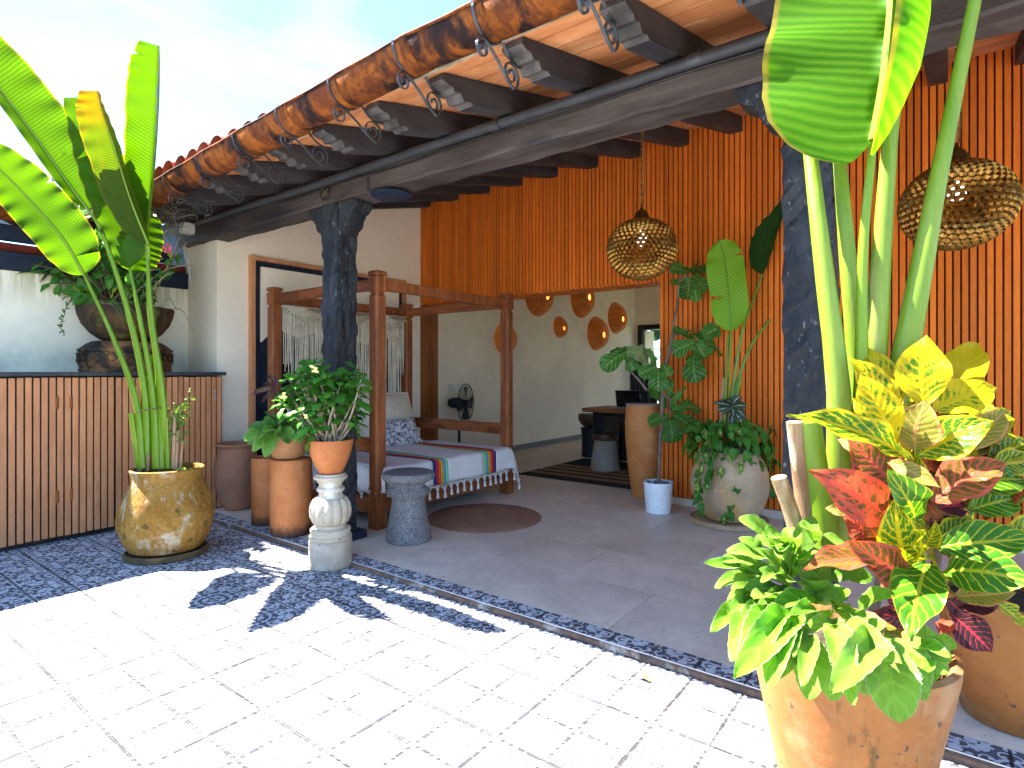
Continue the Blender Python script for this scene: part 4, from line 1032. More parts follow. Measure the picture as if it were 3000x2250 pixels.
for (a, b, s_) in ys:
    mb = MB(); nu = 30; nv = max(1, int((b - a) / .04))
    def pt(i, j, a=a, b=b, s_=s_, nv=nv):
        s = Ltot * i / nu + (.012 * math.sin(i) if i == nu else 0); o = 0.0 if s_ == 'cloth' else .0025
        yy = a + (b - a) * j / nv
        if s_ != 'cloth' and i % 2: yy += .002 * (1 if j else -1)
        return drape(s, yy, o)
    mb.grid(pt, nu, nv)
    mb.build('cloth' if s_ == 'cloth' else 'stripe', M_CLOTH if s_ == 'cloth' else STR[s_], TB, smooth='all', solid=.004)
# end flap at the near side
mb = MB()
def pt(i, j):
    s = .98 * i / 20; p = V(drape(s, Y0c)); k = j / 6
    return (p.x, p.y - .03 * min(1, k * 3) - .012 * math.sin(i * .9) * k, p.z - .19 * k - .002)
mb.grid(pt, 20, 6); mb.build('cloth', M_CLOTH, TB, smooth='all', solid=.004)
def tassel(p):
    mb = MB(); p = V(p)
    for k in range(-3, 4): mb.tube([p + V((0, k * .011, .002)), p + V((.008, 0, -.048))], .0017, 4)
    mb.lathe([(.003, -.045), (.009, -.050), (.011, -.058), (.008, -.063), (.012, -.075), (.0145, -.098), (.003, -.101)], 10, p + V((.008, 0, 0)))
    return mb
ty = Y0c + .06; tm0 = None
while ty < Y1c + .03:
    p = V(drape(Ltot, ty)) + V((.004, 0, 0))
    if tm0 is None: tm0 = tassel((0, 0, 0)).mesh('tassel', M_CLOTH, smooth=True)
    link('tassel', tm0, TB, p); ty += .088
for k in range(9):
    p = V(drape(.98 * (k + .6) / 9.2, Y0c)) + V((0, -.035, -.19)); link('tassel', tm0, TB, p)
mb = MB()
for k in range(70):
    y = Y0c + .02 + (Y1c - Y0c - .02) * k / 69; p = V(drape(Ltot, y)); mb.tube([p + V((.003, 0, .006)), p + V((.005, 0, -.016))], .0022, 4)
mb.build('fringe', M_CLOTH, TB)['kind'] = 'stuff'
# cushions
def cushion(c, ax, up, w, h, th, name, m, lab, piping=True):
    """pillow: ax = width direction, up = height direction"""
    c = V(c); ax = V(ax).normalized(); up = V(up).normalized(); nn_ = ax.cross(up)
    t = thing(name, tuple(c), lab, 'cushion')
    mb = MB(); N = 14
    def prof(a): return max(0, 1 - abs(a) ** 2.6)
    for sgn in (1, -1):
        def pt(i, j, sgn=sgn):
            a, b = 2 * i / N - 1, 2 * j / N - 1
            pin = 1 - .06 * (1 - abs(a)) ** 0 * (abs(b) ** 2) * (1 - abs(a) ** 2); pin2 = 1 - .06 * (abs(a) ** 2) * (1 - abs(b) ** 2)
            d = th / 2 * (prof(a) * prof(b)) ** .55 + .002
            return c + ax * (a * w / 2 * pin2) + up * (b * h / 2 * pin) + nn_ * (sgn * d + .01 * math.sin(a * 5 + b * 3) * prof(a) * prof(b))
        mb.grid(pt, N, N)
    mb.build('cover', m, t, smooth='all')
    if piping:
        p = []
        for k in range(4):
            for q in range(12):
                s = q / 12 * 2 - 1; a, b = [(s, -1), (1, s), (-s, 1), (-1, -s)][k]
                p.append(c + ax * (a * w / 2 * (1 - .06 * (abs(a) ** 2) * (1 - abs(b) ** 2)) * 1.02) + up * (b * h / 2 * (1 - .06 * (abs(b) ** 2) * (1 - abs(a) ** 2)) * 1.02))
        p.append(p[0]); mb = MB(); mb.tube(p, .012, 6); mb.build('piping', m, t, smooth=True)
    return t
cushion((-4.86, 4.17, .765), (0, 1, -.05), (-.42, 0, 1), .80, .58, .22, 'back_cushion', M_CUSH, 'large beige canvas cushion with piped edge at the far head of the bed')
cushion((-4.86, 3.42, .72), (0, 1, .03), (-.42, 0, 1), .72, .48, .2, 'back_cushion', M_CUSH, 'beige canvas cushion mostly hidden behind the left timber post')
cushion((-4.54, 4.08, .635), (.12, 1, .05), (-.5, 0, 1), .46, .30, .14, 'print_cushion', M_PRINT, 'small cushion with dark line print in front of the beige cushion', False)
cushion((-4.58, 3.36, .63), (.02, 1, 0), (-.5, 0, 1), .44, .30, .14, 'print_cushion', M_PRINT, 'line print cushion half hidden between the left post and the bed post', False)
# macrame hanging
mc = thing('macrame_hanging', (BX0 + .0, 3.83, 1.87), 'cream macrame curtain of knotted cords hanging between the rear bed posts', 'hanging')
mb = MB(); mb.tube([(BX0 + .035, BYA + .06, 1.885), (BX0 + .035, BYB - .06, 1.885)], .012, 8); mb.build('rod', M_MACR, mc, smooth=True)
mb = MB(); rm_ = random.Random(6); yy = BYA + .07; kk = 0; W_ = BYB - .06 - yy
while yy < BYB - .07:
    f = (yy - BYA - .07) / W_
    per = (f * 3) % 1; tri = abs(per - .5) * 2
    edge = min(f, 1 - f)
    zb = .62 + rm_.uniform(-.04, .04)
    if edge < .05: zb = 1.28 + rm_.uniform(-.08, .08)
    zk = 1.70 + .14 * tri
    x = BX0 + .036 + rm_.uniform(-.006, .006)
    p = [(x, yy, 1.893), (x, yy + rm_.uniform(-.004, .004), zk)]
    z = zk
    while z > zb + .3: z -= .28; p.append((x + rm_.uniform(-.006, .006), yy + rm_.uniform(-.006, .006), z))
    p.append((x, yy + rm_.uniform(-.008, .008), zb))
    if not (.44 < f < .47 or .80 < f < .83 and rm_.random() < .6): mb.tube(p, .0052, 5)
    yy += .0125; kk += 1
mb.build('cords', M_MACR, mc, smooth='all')['kind'] = 'stuff'
mb = MB()
for k in range(3):                                  # knotted triangles: crossing diagonal cords
    y0 = BYA + .07 + W_ * k / 3; y1 = y0 + W_ / 3; ym = (y0 + y1) / 2
    for i in range(9):
        f = i / 9
        for s in (0, 1):
            a = (BX0 + .046, y0 + (ym - y0) * f if s == 0 else y1 - (y1 - ym) * f, 1.885 - .0 * f); b_z = 1.72 - .05 * (1 - f)
            yb_ = y0 + (y1 - y0) * (.5 + .5 * f) if s == 0 else y1 - (y1 - y0) * (.5 + .5 * f)
            mb.tube([a, (BX0 + .05, (a[1] + yb_) / 2, 1.82), (BX0 + .046, yb_, 1.885 - .17 * (1 - abs(2 * (.5 + .5 * f) - 1)) - .02)], .006, 5)
    for i in range(16):
        f = i / 15; z = 1.70 + .15 * abs(f - .5) * 2
        mb.lathe([(.002, -.012), (.011, -.006), (.011, .006), (.002, .012)], 6, (BX0 + .05, y0 + (y1 - y0) * f, z))
mb.build('knot_band', M_MACR, mc, smooth='all')['kind'] = 'stuff'
# ---------------------------------------------------------------- pedestal fan, switches
fc = V((-5.06, 5.68, .85)); ft = R(17); ax_ = V((math.cos(ft), math.sin(ft), 0))
fan = thing('pedestal_fan', (fc.x - .08, fc.y - .02, TZ), 'black pedestal fan standing beside the wall behind the bed', 'fan')
side_ = V((-ax_.y, ax_.x, 0))
mb = MB(); mb.tube([(fc.x - .09, fc.y - .03, TZ + .03), (fc.x - .09, fc.y - .03, .5)], .018, 10); mb.build('stand', M_BLACK, fan, smooth=True)
mb = MB(); mb.tube([(fc.x - .09, fc.y - .03, .5), (fc.x - .09, fc.y - .03, .77)], .009, 10); mb.build('pole', M_ALU, fan, smooth=True)
mb = MB(); mb.lathe([(.2, TZ), (.2, TZ + .02), (.05, TZ + .04), (.0, TZ + .05)], 24, (fc.x - .09, fc.y - .03, 0)); mb.build('foot', M_BLACK, fan, smooth=True)
mb = MB(); mb.tube([fc - ax_ * .24, fc - ax_ * .2, fc - ax_ * .1, fc - ax_ * .05], [.05, .068, .072, .05], 14); mb.build('motor', M_BLACK, fan, smooth=True)
mb = MB(); mb.tube([fc + V((-.09, -.03, -.1)) , fc - ax_ * .13 + V((0, 0, -.04))], .022, 8); mb.build('neck', M_BLACK, fan, smooth=True)
mb = MB(); NR = 40
def cage(r, front): return ax_ * ((.055 if front else -.055) * math.cos(min(1, r / .25) * math.pi / 2) ** .7 if r < .25 else 0)
for f in (0, 1):
    for k in range(NR):
        a = 6.283 * k / NR; mb.tube([fc + (side_ * math.cos(a) + UP * math.sin(a)) * r + cage(r, f) for r in (.04, .1, .16, .21, .25)], .0014, 4, False)
    for r in (.1, .16, .21): mb.tube([fc + (side_ * math.cos(a) + UP * math.sin(a)) * r + cage(r, f) for a in [6.283 * k / 32 for k in range(33)]], .0014, 4, False)
mb.tube([fc + (side_ * math.cos(a) + UP * math.sin(a)) * .25 for a in [6.283 * k / 40 for k in range(41)]], .006, 6)
mb.build('guard', M_BLACK, fan)
for k in range(4):
    mb = MB(); a0 = k * 1.57
    def pt(i, j):
        r = .05 + .17 * i / 5; a = a0 + (.9 * j / 4 - .45); return fc + (side_ * math.cos(a) + UP * math.sin(a)) * r + ax_ * (.03 * (j / 4 - .5))
    mb.grid(pt, 5, 4); mb.build('blade', M_BLACK, fan, smooth='all', solid=.003)
mb = MB(); mb.tube([fc - ax_ * .03, fc + ax_ * .05], .045, 16); mb.build('hub', M_BLACK, fan, smooth=True)
for i, (u, lab) in enumerate(((1321, 'ivory switch plate on the wall, left of the fan cage'), (1347, 'ivory switch plate on the wall, half behind the fan cage'))):
    p = at(u, 1138, X=PLX); t = thing('switch_plate', tuple(p), lab, 'switch', 'switch plates on the wall')
    mb = MB(); mb.box(PLX, PLX + .008, p.y - .06, p.y + .06, p.z - .06, p.z + .06); mb.build('plate', M_SWITCH, t, bevel=.002)
    for k in (-1, 1): mb = MB(); mb.box(PLX + .0081, PLX + .014, p.y + k * .024 - .014, p.y + k * .024 + .014, p.z - .03, p.z + .03); mb.build('switch', M_BOXW, t, bevel=.002)
# ---------------------------------------------------------------- shell-like wall lamps
def sconce(u, v, hpx, lab, u2, v2, i):
    p = at(u, v, X=PLX); dd = (p - V((0, 0, EYE))).dot(FWD); r = hpx / 2 * dd / FPX
    q = at(u2, v2, X=PLX + r * .75)
    t = thing('shell_lamp', tuple(p), lab, 'wall lamp', 'round laminated wood wall lamps')
    mb = MB(); N = 24; n = 36; prev = None
    oy, oz = (q.y - p.y), (q.z - p.z)
    oy = max(-.72 * r, min(.72 * r, oy)); oz = max(-.5 * r, min(.5 * r, oz))
    vs = []
    for k in range(N):
        for e in (0, 1):
            f = (k + e * .9) / N; f0 = k / N
            rad = r * (1 - f0) ** .62 * .84 + r * .16
            cx = PLX + .005 + r * .82 * math.sin(f * math.pi / 2)
            for j in range(n):
                a = 6.283 * j / n; vs.append((cx, p.y + oy * f0 + rad * math.cos(a) * (1 - .0 * f0), p.z + oz * f0 + rad * math.sin(a)))
    m2 = 2 * N
    fs = [(i_ * n + j, i_ * n + (j + 1) % n, (i_ + 1) * n + (j + 1) % n, (i_ + 1) * n + j) for i_ in range(m2 - 1) for j in range(n)]
    mb.add(vs, fs); mb.build('shade', M_VENEER, t, smooth=30)
    ce = V((PLX + .005 + r * .82, p.y + oy, p.z + oz))
    mb = MB(); mb.tube([ce + V((.0, .2 * r * math.cos(a), .2 * r * math.sin(a))) for a in [6.283 * k / 24 for k in range(25)]], r * .035, 6); mb.build('rim', M_DWOOD, t, smooth=True)
    mb = MB(); mb.lathe([(0, 0), (.19 * r, 0)], 20); mb.v = [ce + V((-.012, a.x, a.y)) for a in mb.v]; mb.build('glow_disc', M_GLOW, t)
for i, a in enumerate(((1477, 993, 93, 'shell-like laminated wood wall lamp half behind the right front bed post', 1494, 993),
          (1572, 868, 118, 'shell-like wood wall lamp cut by the slatted lintel, nearer the bed', 1600, 868),
          (1638, 958, 63, 'smallest shell-like wood wall lamp, below the lintel', 1651, 962),
          (1700, 878, 108, 'shell-like wood wall lamp cut by the slatted lintel above the smallest one', 1723, 871),
          (1745, 977, 100, 'lower of the two touching shell-like wood wall lamps', 1766, 981),
          (1802, 932, 92, 'upper right shell-like wood wall lamp, farthest into the room', 1822, 935))): sconce(*a, i)
# ---------------------------------------------------------------- desk, laptop, stools, rugs
dk = thing('desk', (-3.2, 7.0, TZ), 'dark wooden desk with an amber plank top in the inner room', 'desk')
mb = MB(); mb.box(-3.87, -2.5, 6.62, 7.35, .735, .785); mb.build('desktop', M_DESK, dk, bevel=.006)
for x in (-3.72, -2.66):
    mb = MB(); mb.hexa([(x - .09, 6.8, TZ), (x + .09, 6.8, TZ), (x + .09, 7.2, TZ), (x - .09, 7.2, TZ)], [(x - .045, 6.72, .734), (x + .1, 6.72, .734), (x + .1, 7.25, .734), (x - .045, 7.25, .734)]); mb.build('leg', M_BLACK, dk, bevel=.01)
mb = MB(); mb.box(-3.62, -2.72, 6.9, 7.1, .66, .733); mb.build('stretcher', M_BLACK, dk)
lp = thing('laptop', (-3.3, 6.85, .786), 'open dark laptop on the desk', 'laptop')
c0 = at(1795, 1197, Z=.79); c0 = at(1800, 1197, Y=6.85)
lx = c0.x
mb = MB(); mb.box(lx - .02, lx + .32, 6.72, 6.95, .786, .8); mb.build('base', M_ALU, lp, bevel=.003)
mb = MB(); mb.hexa([(lx - .02, 6.955, .801), (lx + .32, 6.955, .801), (lx + .32, 6.965, .801), (lx - .02, 6.965, .801)], [(lx - .07, 7.01, 1.01), (lx + .27, 7.01, 1.01), (lx + .27, 7.02, 1.01), (lx - .07, 7.02, 1.01)]); mb.build('screen', M_SCREEN, lp)
mb = MB(); mb.tube([(lx - .022, 6.95, .80), (lx - .072, 7.005, 1.012), (lx + .268, 7.005, 1.012)], .003, 5); mb.build('bezel', M_ALU, lp)
mo = thing('tablet_stand', tuple(at(1875, 1175, Y=7.1)), 'small tablet on a metal stand behind the tall jar', 'tablet')
pmo = at(1875, 1160, Y=7.1)
mb = MB(); mb.bar(pmo + V((-.06, -.03, .04)), pmo + V((.06, .03, .04)), .1, .01, up=V((-.4, -.2, 1))); mb.build('screen', M_SCREEN, mo)
mb = MB(); mb.tube([pmo + V((0, 0, .03)), V((pmo.x, pmo.y, .786))], .009, 8); mb.build('stand', M_ALU, mo)
cu = thing('dark_curtain', (-5.2, 11.2, 1), 'dark hanging drape beside the far doorway', 'curtain')
pc = at(1850, 1100, Y=11.3); mb = MB()
mb.prism([(pc.x - .16 + .45 * i / 16, 11.3 + .03 * math.sin(i * 1.9)) for i in range(17)] + [(pc.x + .29 - .45 * i / 16, 11.34 + .03 * math.sin((16 - i) * 1.9)) for i in range(17)], 'z', TZ + .1, 1.75); mb.build('drape', M_RAFT, cu)
bo = thing('dark_vase', tuple(at(1905, 1190, Y=7.15)), 'tall dark vase on the desk behind the tall jar', 'vase')
pbv = at(1905, 1190, Y=7.15); mb = MB(); mb.lathe([(.05, .786), (.09, .82), (.1, 1.0), (.06, 1.2), (.035, 1.28), (.045, 1.33)], 20, (pbv.x, pbv.y, 0)); mb.build('body', M_BLACK, bo, smooth=True)
sc_ = V((-3.46, 6.5, 0)); st = thing('concrete_stool', (sc_.x, sc_.y, TZ), 'tapered stained concrete stool with a dark wood seat on the striped rug', 'stool')
mb = MB(); mb.lathe([(.185, TZ + .008), (.188, TZ + .02), (.135, .40), (.13, .405)], 28, (sc_.x, sc_.y, 0)); mb.build('base', M_CONS, st, smooth=True)
mb = MB(); mb.lathe([(.14, .4055), (.152, .41), (.16, .47), (.155, .485), (.0, .487)], 28, (sc_.x, sc_.y, 0)); mb.build('seat', M_DWOOD, st, smooth=True)
for (u, v, lab) in ((1735, 1235, 'round-bottomed dark wood stool left of the desk leg'), (1828, 1250, 'round-bottomed dark wood stool under the desk by the tall jar')):
    q = at(u, v, Y=7.45); t = thing('bowl_stool', (q.x, q.y, TZ), lab, 'stool', 'dark bowl stools round the desk')
    mb = MB(); mb.lathe([(.16, TZ), (.15, .3), (.17, .45)], 20, (q.x, q.y, 0)); mb.build('base', M_BLACK, t, smooth=True)
    mb = MB(); mb.lathe([(.1, .452), (.17, .50), (.205, .57), (.2, .645), (.0, .65)], 24, (q.x, q.y, 0)); mb.build('seat', M_DWOOD, t, smooth=True)
rg = thing('striped_rug', (-3.1, 6.4, TZ), 'flat woven rug in black and tan stripes in the opening to the room', 'rug')
y = 5.585; k = 0
for wd, b in ((.19, 1), (.13, 0), (.075, 1), (.14, 0), (.07, 1), (.14, 0), (.06, 1), (.15, 0), (.12, 1), (.5, 1)):
    mb = MB(); mb.box(-4.14, -1.6, y, y + wd, TZ + .001, TZ + .009); mb.build('stripe', M_RUGB if b else M_RUGT, rg); y += wd + .0004
jr = thing('jute_rug', (-3.14, 3.76, TZ), 'round coiled jute mat on the terrace floor by the bed', 'rug')
mb = MB(); mb.lathe([(.478, .001), (.48, .007), (.473, .012), (.24, .0115), (.0, .012)], 64, (-3.14, 3.76, TZ)); mb.build('mat', M_JUTE, jr, smooth=True)
# ---------------------------------------------------------------- grey stone stool
q = MB(); q.lathe([(.158, TZ), (.166, TZ + .012), (.160, .08), (.138, .2), (.121, .31), (.119, .335), (.135, .355), (.157, .378), (.160, .388), (.152, .40), (.125, .422), (.117, .432), (.122, .445), (.158, .466), (.183, .478), (.192, .49), (.192, .512), (.184, .526), (.165, .533), (0, .536)], 48, (-3.17, 2.93, 0))
tag(q.build('stone_stool', M_GRAN, loc=(-3.17, 2.93, TZ), smooth=True), 'speckled grey stone hourglass stool in front of the bed', 'stool')
# ---------------------------------------------------------------- clay pots by the left post
def pot(name, c, prof, m, lab, n=48, mod=None, z=0, cat='pot', parts=()):
    t = thing(name, (c[0], c[1], z), lab, cat)
    mb = MB(); mb.lathe([(r, z + h) for r, h in prof], n, (c[0], c[1], 0), mod, (True, False)); mb.build('body', m, t, smooth=True)
    return t
def soil(t, c, r, z, m=None): mb = MB(); mb.lathe([(r, z), (r * .6, z + .012), (0, z + .018)], 24, (c[0], c[1], 0)); mb.build('soil', m or M_SOIL, t, smooth=True)
pot('clay_jar', (-5.12, 2.67), [(.09, 0), (.105, .004), (.14, .06), (.172, .16), (.187, .28), (.187, .35), (.177, .43), (.16, .50), (.150, .535), (.152, .55), (.178, .572), (.184, .582), (.183, .59), (.172, .592), (.145, .57), (.14, .54), (.16, .45), (.16, .2), (.05, .1)], M_TERRAD, 'rounded empty brown clay jar with flared rim by the cream wall', z=TZ, cat='jar')
pot('clay_cylinder', (-4.44, 2.57), [(.122, 0), (.127, .006), (.128, .3), (.128, .53), (.124, .537), (.117, .537), (.112, .53), (.112, .2), (.02, .2)], M_CYL, 'slim empty clay cylinder between the jar and the stouter cylinder', z=TZ, cat='pot')
pot('clay_cylinder', (-4.015, 2.51), [(.140, 0), (.147, .008), (.155, .15), (.156, .40), (.152, .56), (.147, .57), (.12, .572), (.02, .572)], M_CYL, 'stout orange clay cylinder carrying the ball pot', z=TZ, cat='pot')
bpc = (-4.04, 2.5); BPZ = TZ + .573
bp = pot('ball_pot', bpc, [(.085, 0), (.105, .006), (.126, .05), (.133, .10), (.130, .15), (.119, .19), (.112, .196), (.104, .19), (.1, .17)], M_TERRAP, 'pale clay ball pot of toothed succulents on the stout cylinder', z=BPZ)
soil(bp, bpc, .103, BPZ + .172)
bc = (-3.225, 2.30)
ba = thing('stone_baluster', (bc[0], bc[1], 0), 'carved cream stone baluster on a round plinth beside the post', 'baluster')
mb = MB(); mb.lathe([(.128, 0), (.136, .008), (.136, .165), (.131, .176)], 40, (bc[0], bc[1], 0)); mb.build('plinth', M_CARVB, ba, smooth=True)
mb = MB(); mb.lathe([(.128, .1765), (.134, .184), (.134, .199), (.124, .205), (.124, .222), (.128, .226), (.128, .242), (.12, .249), (.1, .255), (.094, .272)], 40, (bc[0], bc[1], 0)); mb.build('base_moulding', M_CARV, ba, smooth=True)
def lob(a, i, z): return 1 + .085 * (abs(math.sin(a * 6.5)) - .6) if .28 < z < .45 else 1
mb = MB(); mb.lathe([(.094, .2725), (.11, .285), (.125, .32), (.130, .36), (.124, .40), (.108, .432), (.092, .446)], 104, (bc[0], bc[1], 0), lob); mb.build('lobed_bulb', M_CARV, ba, smooth=50)
mb = MB(); mb.lathe([(.09, .4465), (.078, .456), (.074, .475), (.078, .483), (.088, .49), (.09, .502), (.084, .511), (.074, .516), (.074, .535), (.086, .55), (.088, .557), (.105, .566), (.107, .58), (.1, .588), (.093, .592), (.093, .600), (.0, .601)], 40, (bc[0], bc[1], 0)); mb.build('capital', M_CARV, ba, smooth=True)
EZ = .6015
ep = pot('bowl_pot', bc, [(.066, 0), (.074, .004), (.098, .05), (.122, .11), (.138, .17), (.143, .212), (.142, .219), (.134, .219), (.13, .21), (.128, .19)], M_TERRA, 'bright orange clay bowl of leafy spurge on the stone baluster', z=EZ)
soil(ep, bc, .129, EZ + .195)
# ---------------------------------------------------------------- yellow lichened pot on the patio
yc = (-4.33, 1.76)
def lump(a, i, z): return 1 + .012 * math.sin(a * 3 + z * 9) + .01 * math.sin(a * 7 - z * 14)
yp = pot('lichen_pot', yc, [(.205, .045), (.23, .06), (.27, .13), (.293, .21), (.295, .27), (.282, .35), (.258, .42), (.234, .475), (.220, .52), (.216, .55), (.226, .58), (.228, .594), (.218, .60), (.204, .595), (.196, .55)], M_YPOT, 'big yellow lichened clay pot with tall banana-like leaves on the patio', 64, lump)
mb = MB(); mb.lathe([(.235, 0), (.255, .008), (.259, .03), (.248, .044), (.24, .044), (.235, .03), (.1, .028)], 48, (yc[0], yc[1], 0), lump); mb.build('saucer', M_YFOOT, yp, smooth=True)
soil(yp, yc, .2, .545)
# ---------------------------------------------------------------- tall jar, white planter, round pot
pot('tall_jar', (-2.41, 5.33), [(.105, 0), (.115, .006), (.137, .15), (.165, .36), (.182, .58), (.186, .72), (.180, .83), (.172, .90), (.172, .905), (.15, .905)], M_TALL, 'tall tapering orange clay jar with a grey lid in the opening', z=TZ, cat='jar')
tj = bpy.data.objects['tall_jar']; mb = MB(); mb.lathe([(.170, TZ + .9055), (.18, TZ + .908), (.182, TZ + .916), (.0, TZ + .922)], 40, (-2.41, 5.33, 0)); mb.build('lid', mat('grey slate lid', (.30, .29, .31), scale=5, rough=.5), tj, smooth=True)
wc = (-2.05, 4.83)
wp = pot('white_planter', wc, [(.100, 0), (.106, .004), (.109, .05), (.111, .051), (.128, .262), (.126, .268), (.121, .266), (.118, .24)], M_WHITE, 'white glazed cylinder planter with a tall fiddle-leaf fig', z=TZ, cat='planter')
soil(wp, wc, .119, TZ + .225)
pm = MB(); pm.lathe([(.001, -.35), (.6, -.25), (1, 0), (.6, .28), (.001, .38)], 8); PMs = pm.mesh('pebble', M_PEB, smooth='all'); rpb = random.Random(4)
for i in range(46):
    a, r_ = rpb.uniform(0, 6.283), .108 * math.sqrt(rpb.random()); s = rpb.uniform(.011, .019)
    o = link('pebble', PMs, wp, (wc[0] + r_ * math.cos(a), wc[1] + r_ * math.sin(a), TZ + .246 + rpb.uniform(0, .012))); o.scale = (s * rpb.uniform(.8, 1.3), s, s * .9); o.rotation_euler = (rpb.uniform(-.5, .5), rpb.uniform(-.5, .5), rpb.uniform(0, 6))
rc = (-1.45, 4.86)
rp_ = pot('round_pot', rc, [(.17, .03), (.2, .05), (.255, .13), (.295, .24), (.305, .32), (.295, .42), (.265, .50), (.225, .56), (.20, .585), (.19, .58)], M_SPOT, 'big round sandy clay pot trailing vines against the slat wall', 56, lump, z=TZ)
mb = MB(); mb.lathe([(.25, 0), (.31, .006), (.318, .03), (.305, .04), (.295, .028), (.1, .02)], 48, (rc[0], rc[1], TZ)); mb.build('saucer', M_SPOT, rp_, smooth=True)
soil(rp_, rc, .2, TZ + .55)
# ---------------------------------------------------------------- blackened bowl on its pedestal, on the ledge
kc = (-5.61, 1.96); KZ = 1.2585
def octm(a, i, z): k = (a + math.pi / 8) % (math.pi / 4) - math.pi / 8; return .93 / math.cos(k)
pd = pot('carved_pedestal', kc, [(.33, 0), (.335, .02), (.325, .03), (.335, .06), (.345, .10), (.345, .15), (.33, .165), (.342, .172), (.342, .186), (.325, .196), (.28, .235), (.24, .255), (0, .26)], M_DPOT2, 'sooty octagonal clay pedestal with carved lattice under the bowl', 64, octm, z=KZ, cat='pedestal')
for k in range(8):
    a0 = math.pi / 4 * k
    mb = MB()
    for j in range(3):
        for s in (-1, 1):
            t0 = (j - 1) * .085; nrm = V((math.cos(a0), math.sin(a0), 0)); tg = V((-math.sin(a0), math.cos(a0), 0)); b_ = V((kc[0], kc[1], 0)) + nrm * .324
            mb.bar(b_ + tg * (t0 - .035 * s) + V((0, 0, KZ + .155)), b_ + tg * (t0 + .035 * s) + V((0, 0, KZ + .085)), .008, .007, up=nrm)
    mb.build('carving', M_DPOT, pd)
kb = pot('blackened_bowl', kc, [(.16, 0), (.19, .012), (.255, .06), (.315, .14), (.345, .22), (.352, .275), (.35, .285), (.335, .285), (.33, .26)], M_DPOT, 'mossy blackened bowl planter of flowering shrub on the carved pedestal', 64, octm, z=KZ + .2605)
soil(kb, kc, .30, KZ + .2605 + .25)
# ---------------------------------------------------------------- pierced brass lanterns on chains
def lantern(u, v, topv, d, lab):
    c = at(u, v, d=d); r = .255; t = thing('brass_lantern', tuple(c), lab, 'lantern', 'pierced brass lanterns on chains')
    bm = bmesh.new(); bmesh.ops.create_icosphere(bm, subdivisions=4, radius=1)
    rl = random.Random(3); me0 = [x.co.copy() for x in bm.verts]
    for x in bm.verts: x.co = (x.co + jit(.016, rl)).normalized()
    vs = []; fs = []
    fi = {f.index: i for i, f in enumerate(bm.faces)}; bm.faces.ensure_lookup_table()
    for f in bm.faces: vs.append(f.calc_center_median().normalized())
    for x in bm.verts:
        lf = list(x.link_faces); nrm = x.co; ref = (lf[0].calc_center_median() - x.co).normalized(); ref2 = nrm.cross(ref)
        lf.sort(key=lambda f: math.atan2((f.calc_center_median() - x.co).dot(ref2), (f.calc_center_median() - x.co).dot(ref)))
        fs.append([f.index for f in lf])
    bm.free()
    def shape(p): return c + V((p.x * r, p.y * r, p.z * r * .88 - .0))
    mb = MB(); mb.add([shape(p) for p in vs], fs)
    o = mb.build('pierced_shade', M_BRASS, t)
    w = o.modifiers.new('Wireframe', 'WIREFRAME'); w.thickness = .026; w.use_even_offset = False
    for k in range(8):
        a = k * math.pi / 4 + .3
        mb = MB(); mb.tube([shape(V((math.cos(a) * math.cos(b), math.sin(a) * math.cos(b), math.sin(b)))) for b in [-1.45 + 2.9 * i / 22 for i in range(23)]], .0045, 5); mb.build('seam', M_BRASS, t, smooth=True)
    zt = c.z + r * .88
    mb = MB(); mb.lathe([(.068, -.012), (.070, .0), (.066, .008), (.060, .012), (.054, .03), (.038, .062), (.026, .072), (.016, .08), (.010, .09), (.008, .11), (0, .115)], 32, (c.x, c.y, zt)); mb.build('cap', M_DBRASS, t, smooth=True)
    mb = MB(); mb.lathe([(.0, -.004), (.035, -.002), (.03, .006)], 20, (c.x, c.y, c.z - r * .88)); mb.build('finial', M_BRASS, t, smooth=True)
    mb = MB(); bz = c.z + .06; mb.lathe([(.001, -.04), (.03, -.026), (.042, .0), (.034, .03), (.018, .055), (.016, .08), (.001, .081)], 20, (c.x, c.y, bz)); mb.build('bulb', M_BULB, t, smooth=True)
    z = zt + .115; ztop = deck_z(c.y) - .01
    cm = MB(); lk = [V((.009 * math.cos(a), 0, .019 * math.sin(a))) for a in [6.283 * i / 12 for i in range(13)]]; cm.tube(lk, .0028, 5); CH = cm.mesh('chain_link', M_GOLD, smooth='all')
    i = 0
    while z < ztop - .02:
        o = link('chain_link', CH, t, (c.x, c.y, z + .016)); o.rotation_euler = (0, 0, (i % 2) * 1.571 + .4); z += .0325; i += 1
    mb = MB(); mb.tube([(c.x + .012, c.y, zt + .11), (c.x + .022, c.y + .01, (zt + ztop) / 2), (c.x + .01, c.y, ztop)], .0035, 5); mb.build('flex', M_TWIG, t)
    mb = MB(); mb.lathe([(.065, 0), (.07, -.012), (.03, -.03), (.0, -.034)], 24, (c.x, c.y, ztop + .012)); mb.build('ceiling_rose', M_DBRASS, t, smooth=True)
lantern(1880, 730, 395, 4.44, 'pierced brass globe lantern hanging before the opening to the room')
lantern(2803, 602, 130, 3.1, 'pierced brass globe lantern hanging at the right, behind a tall stalk')
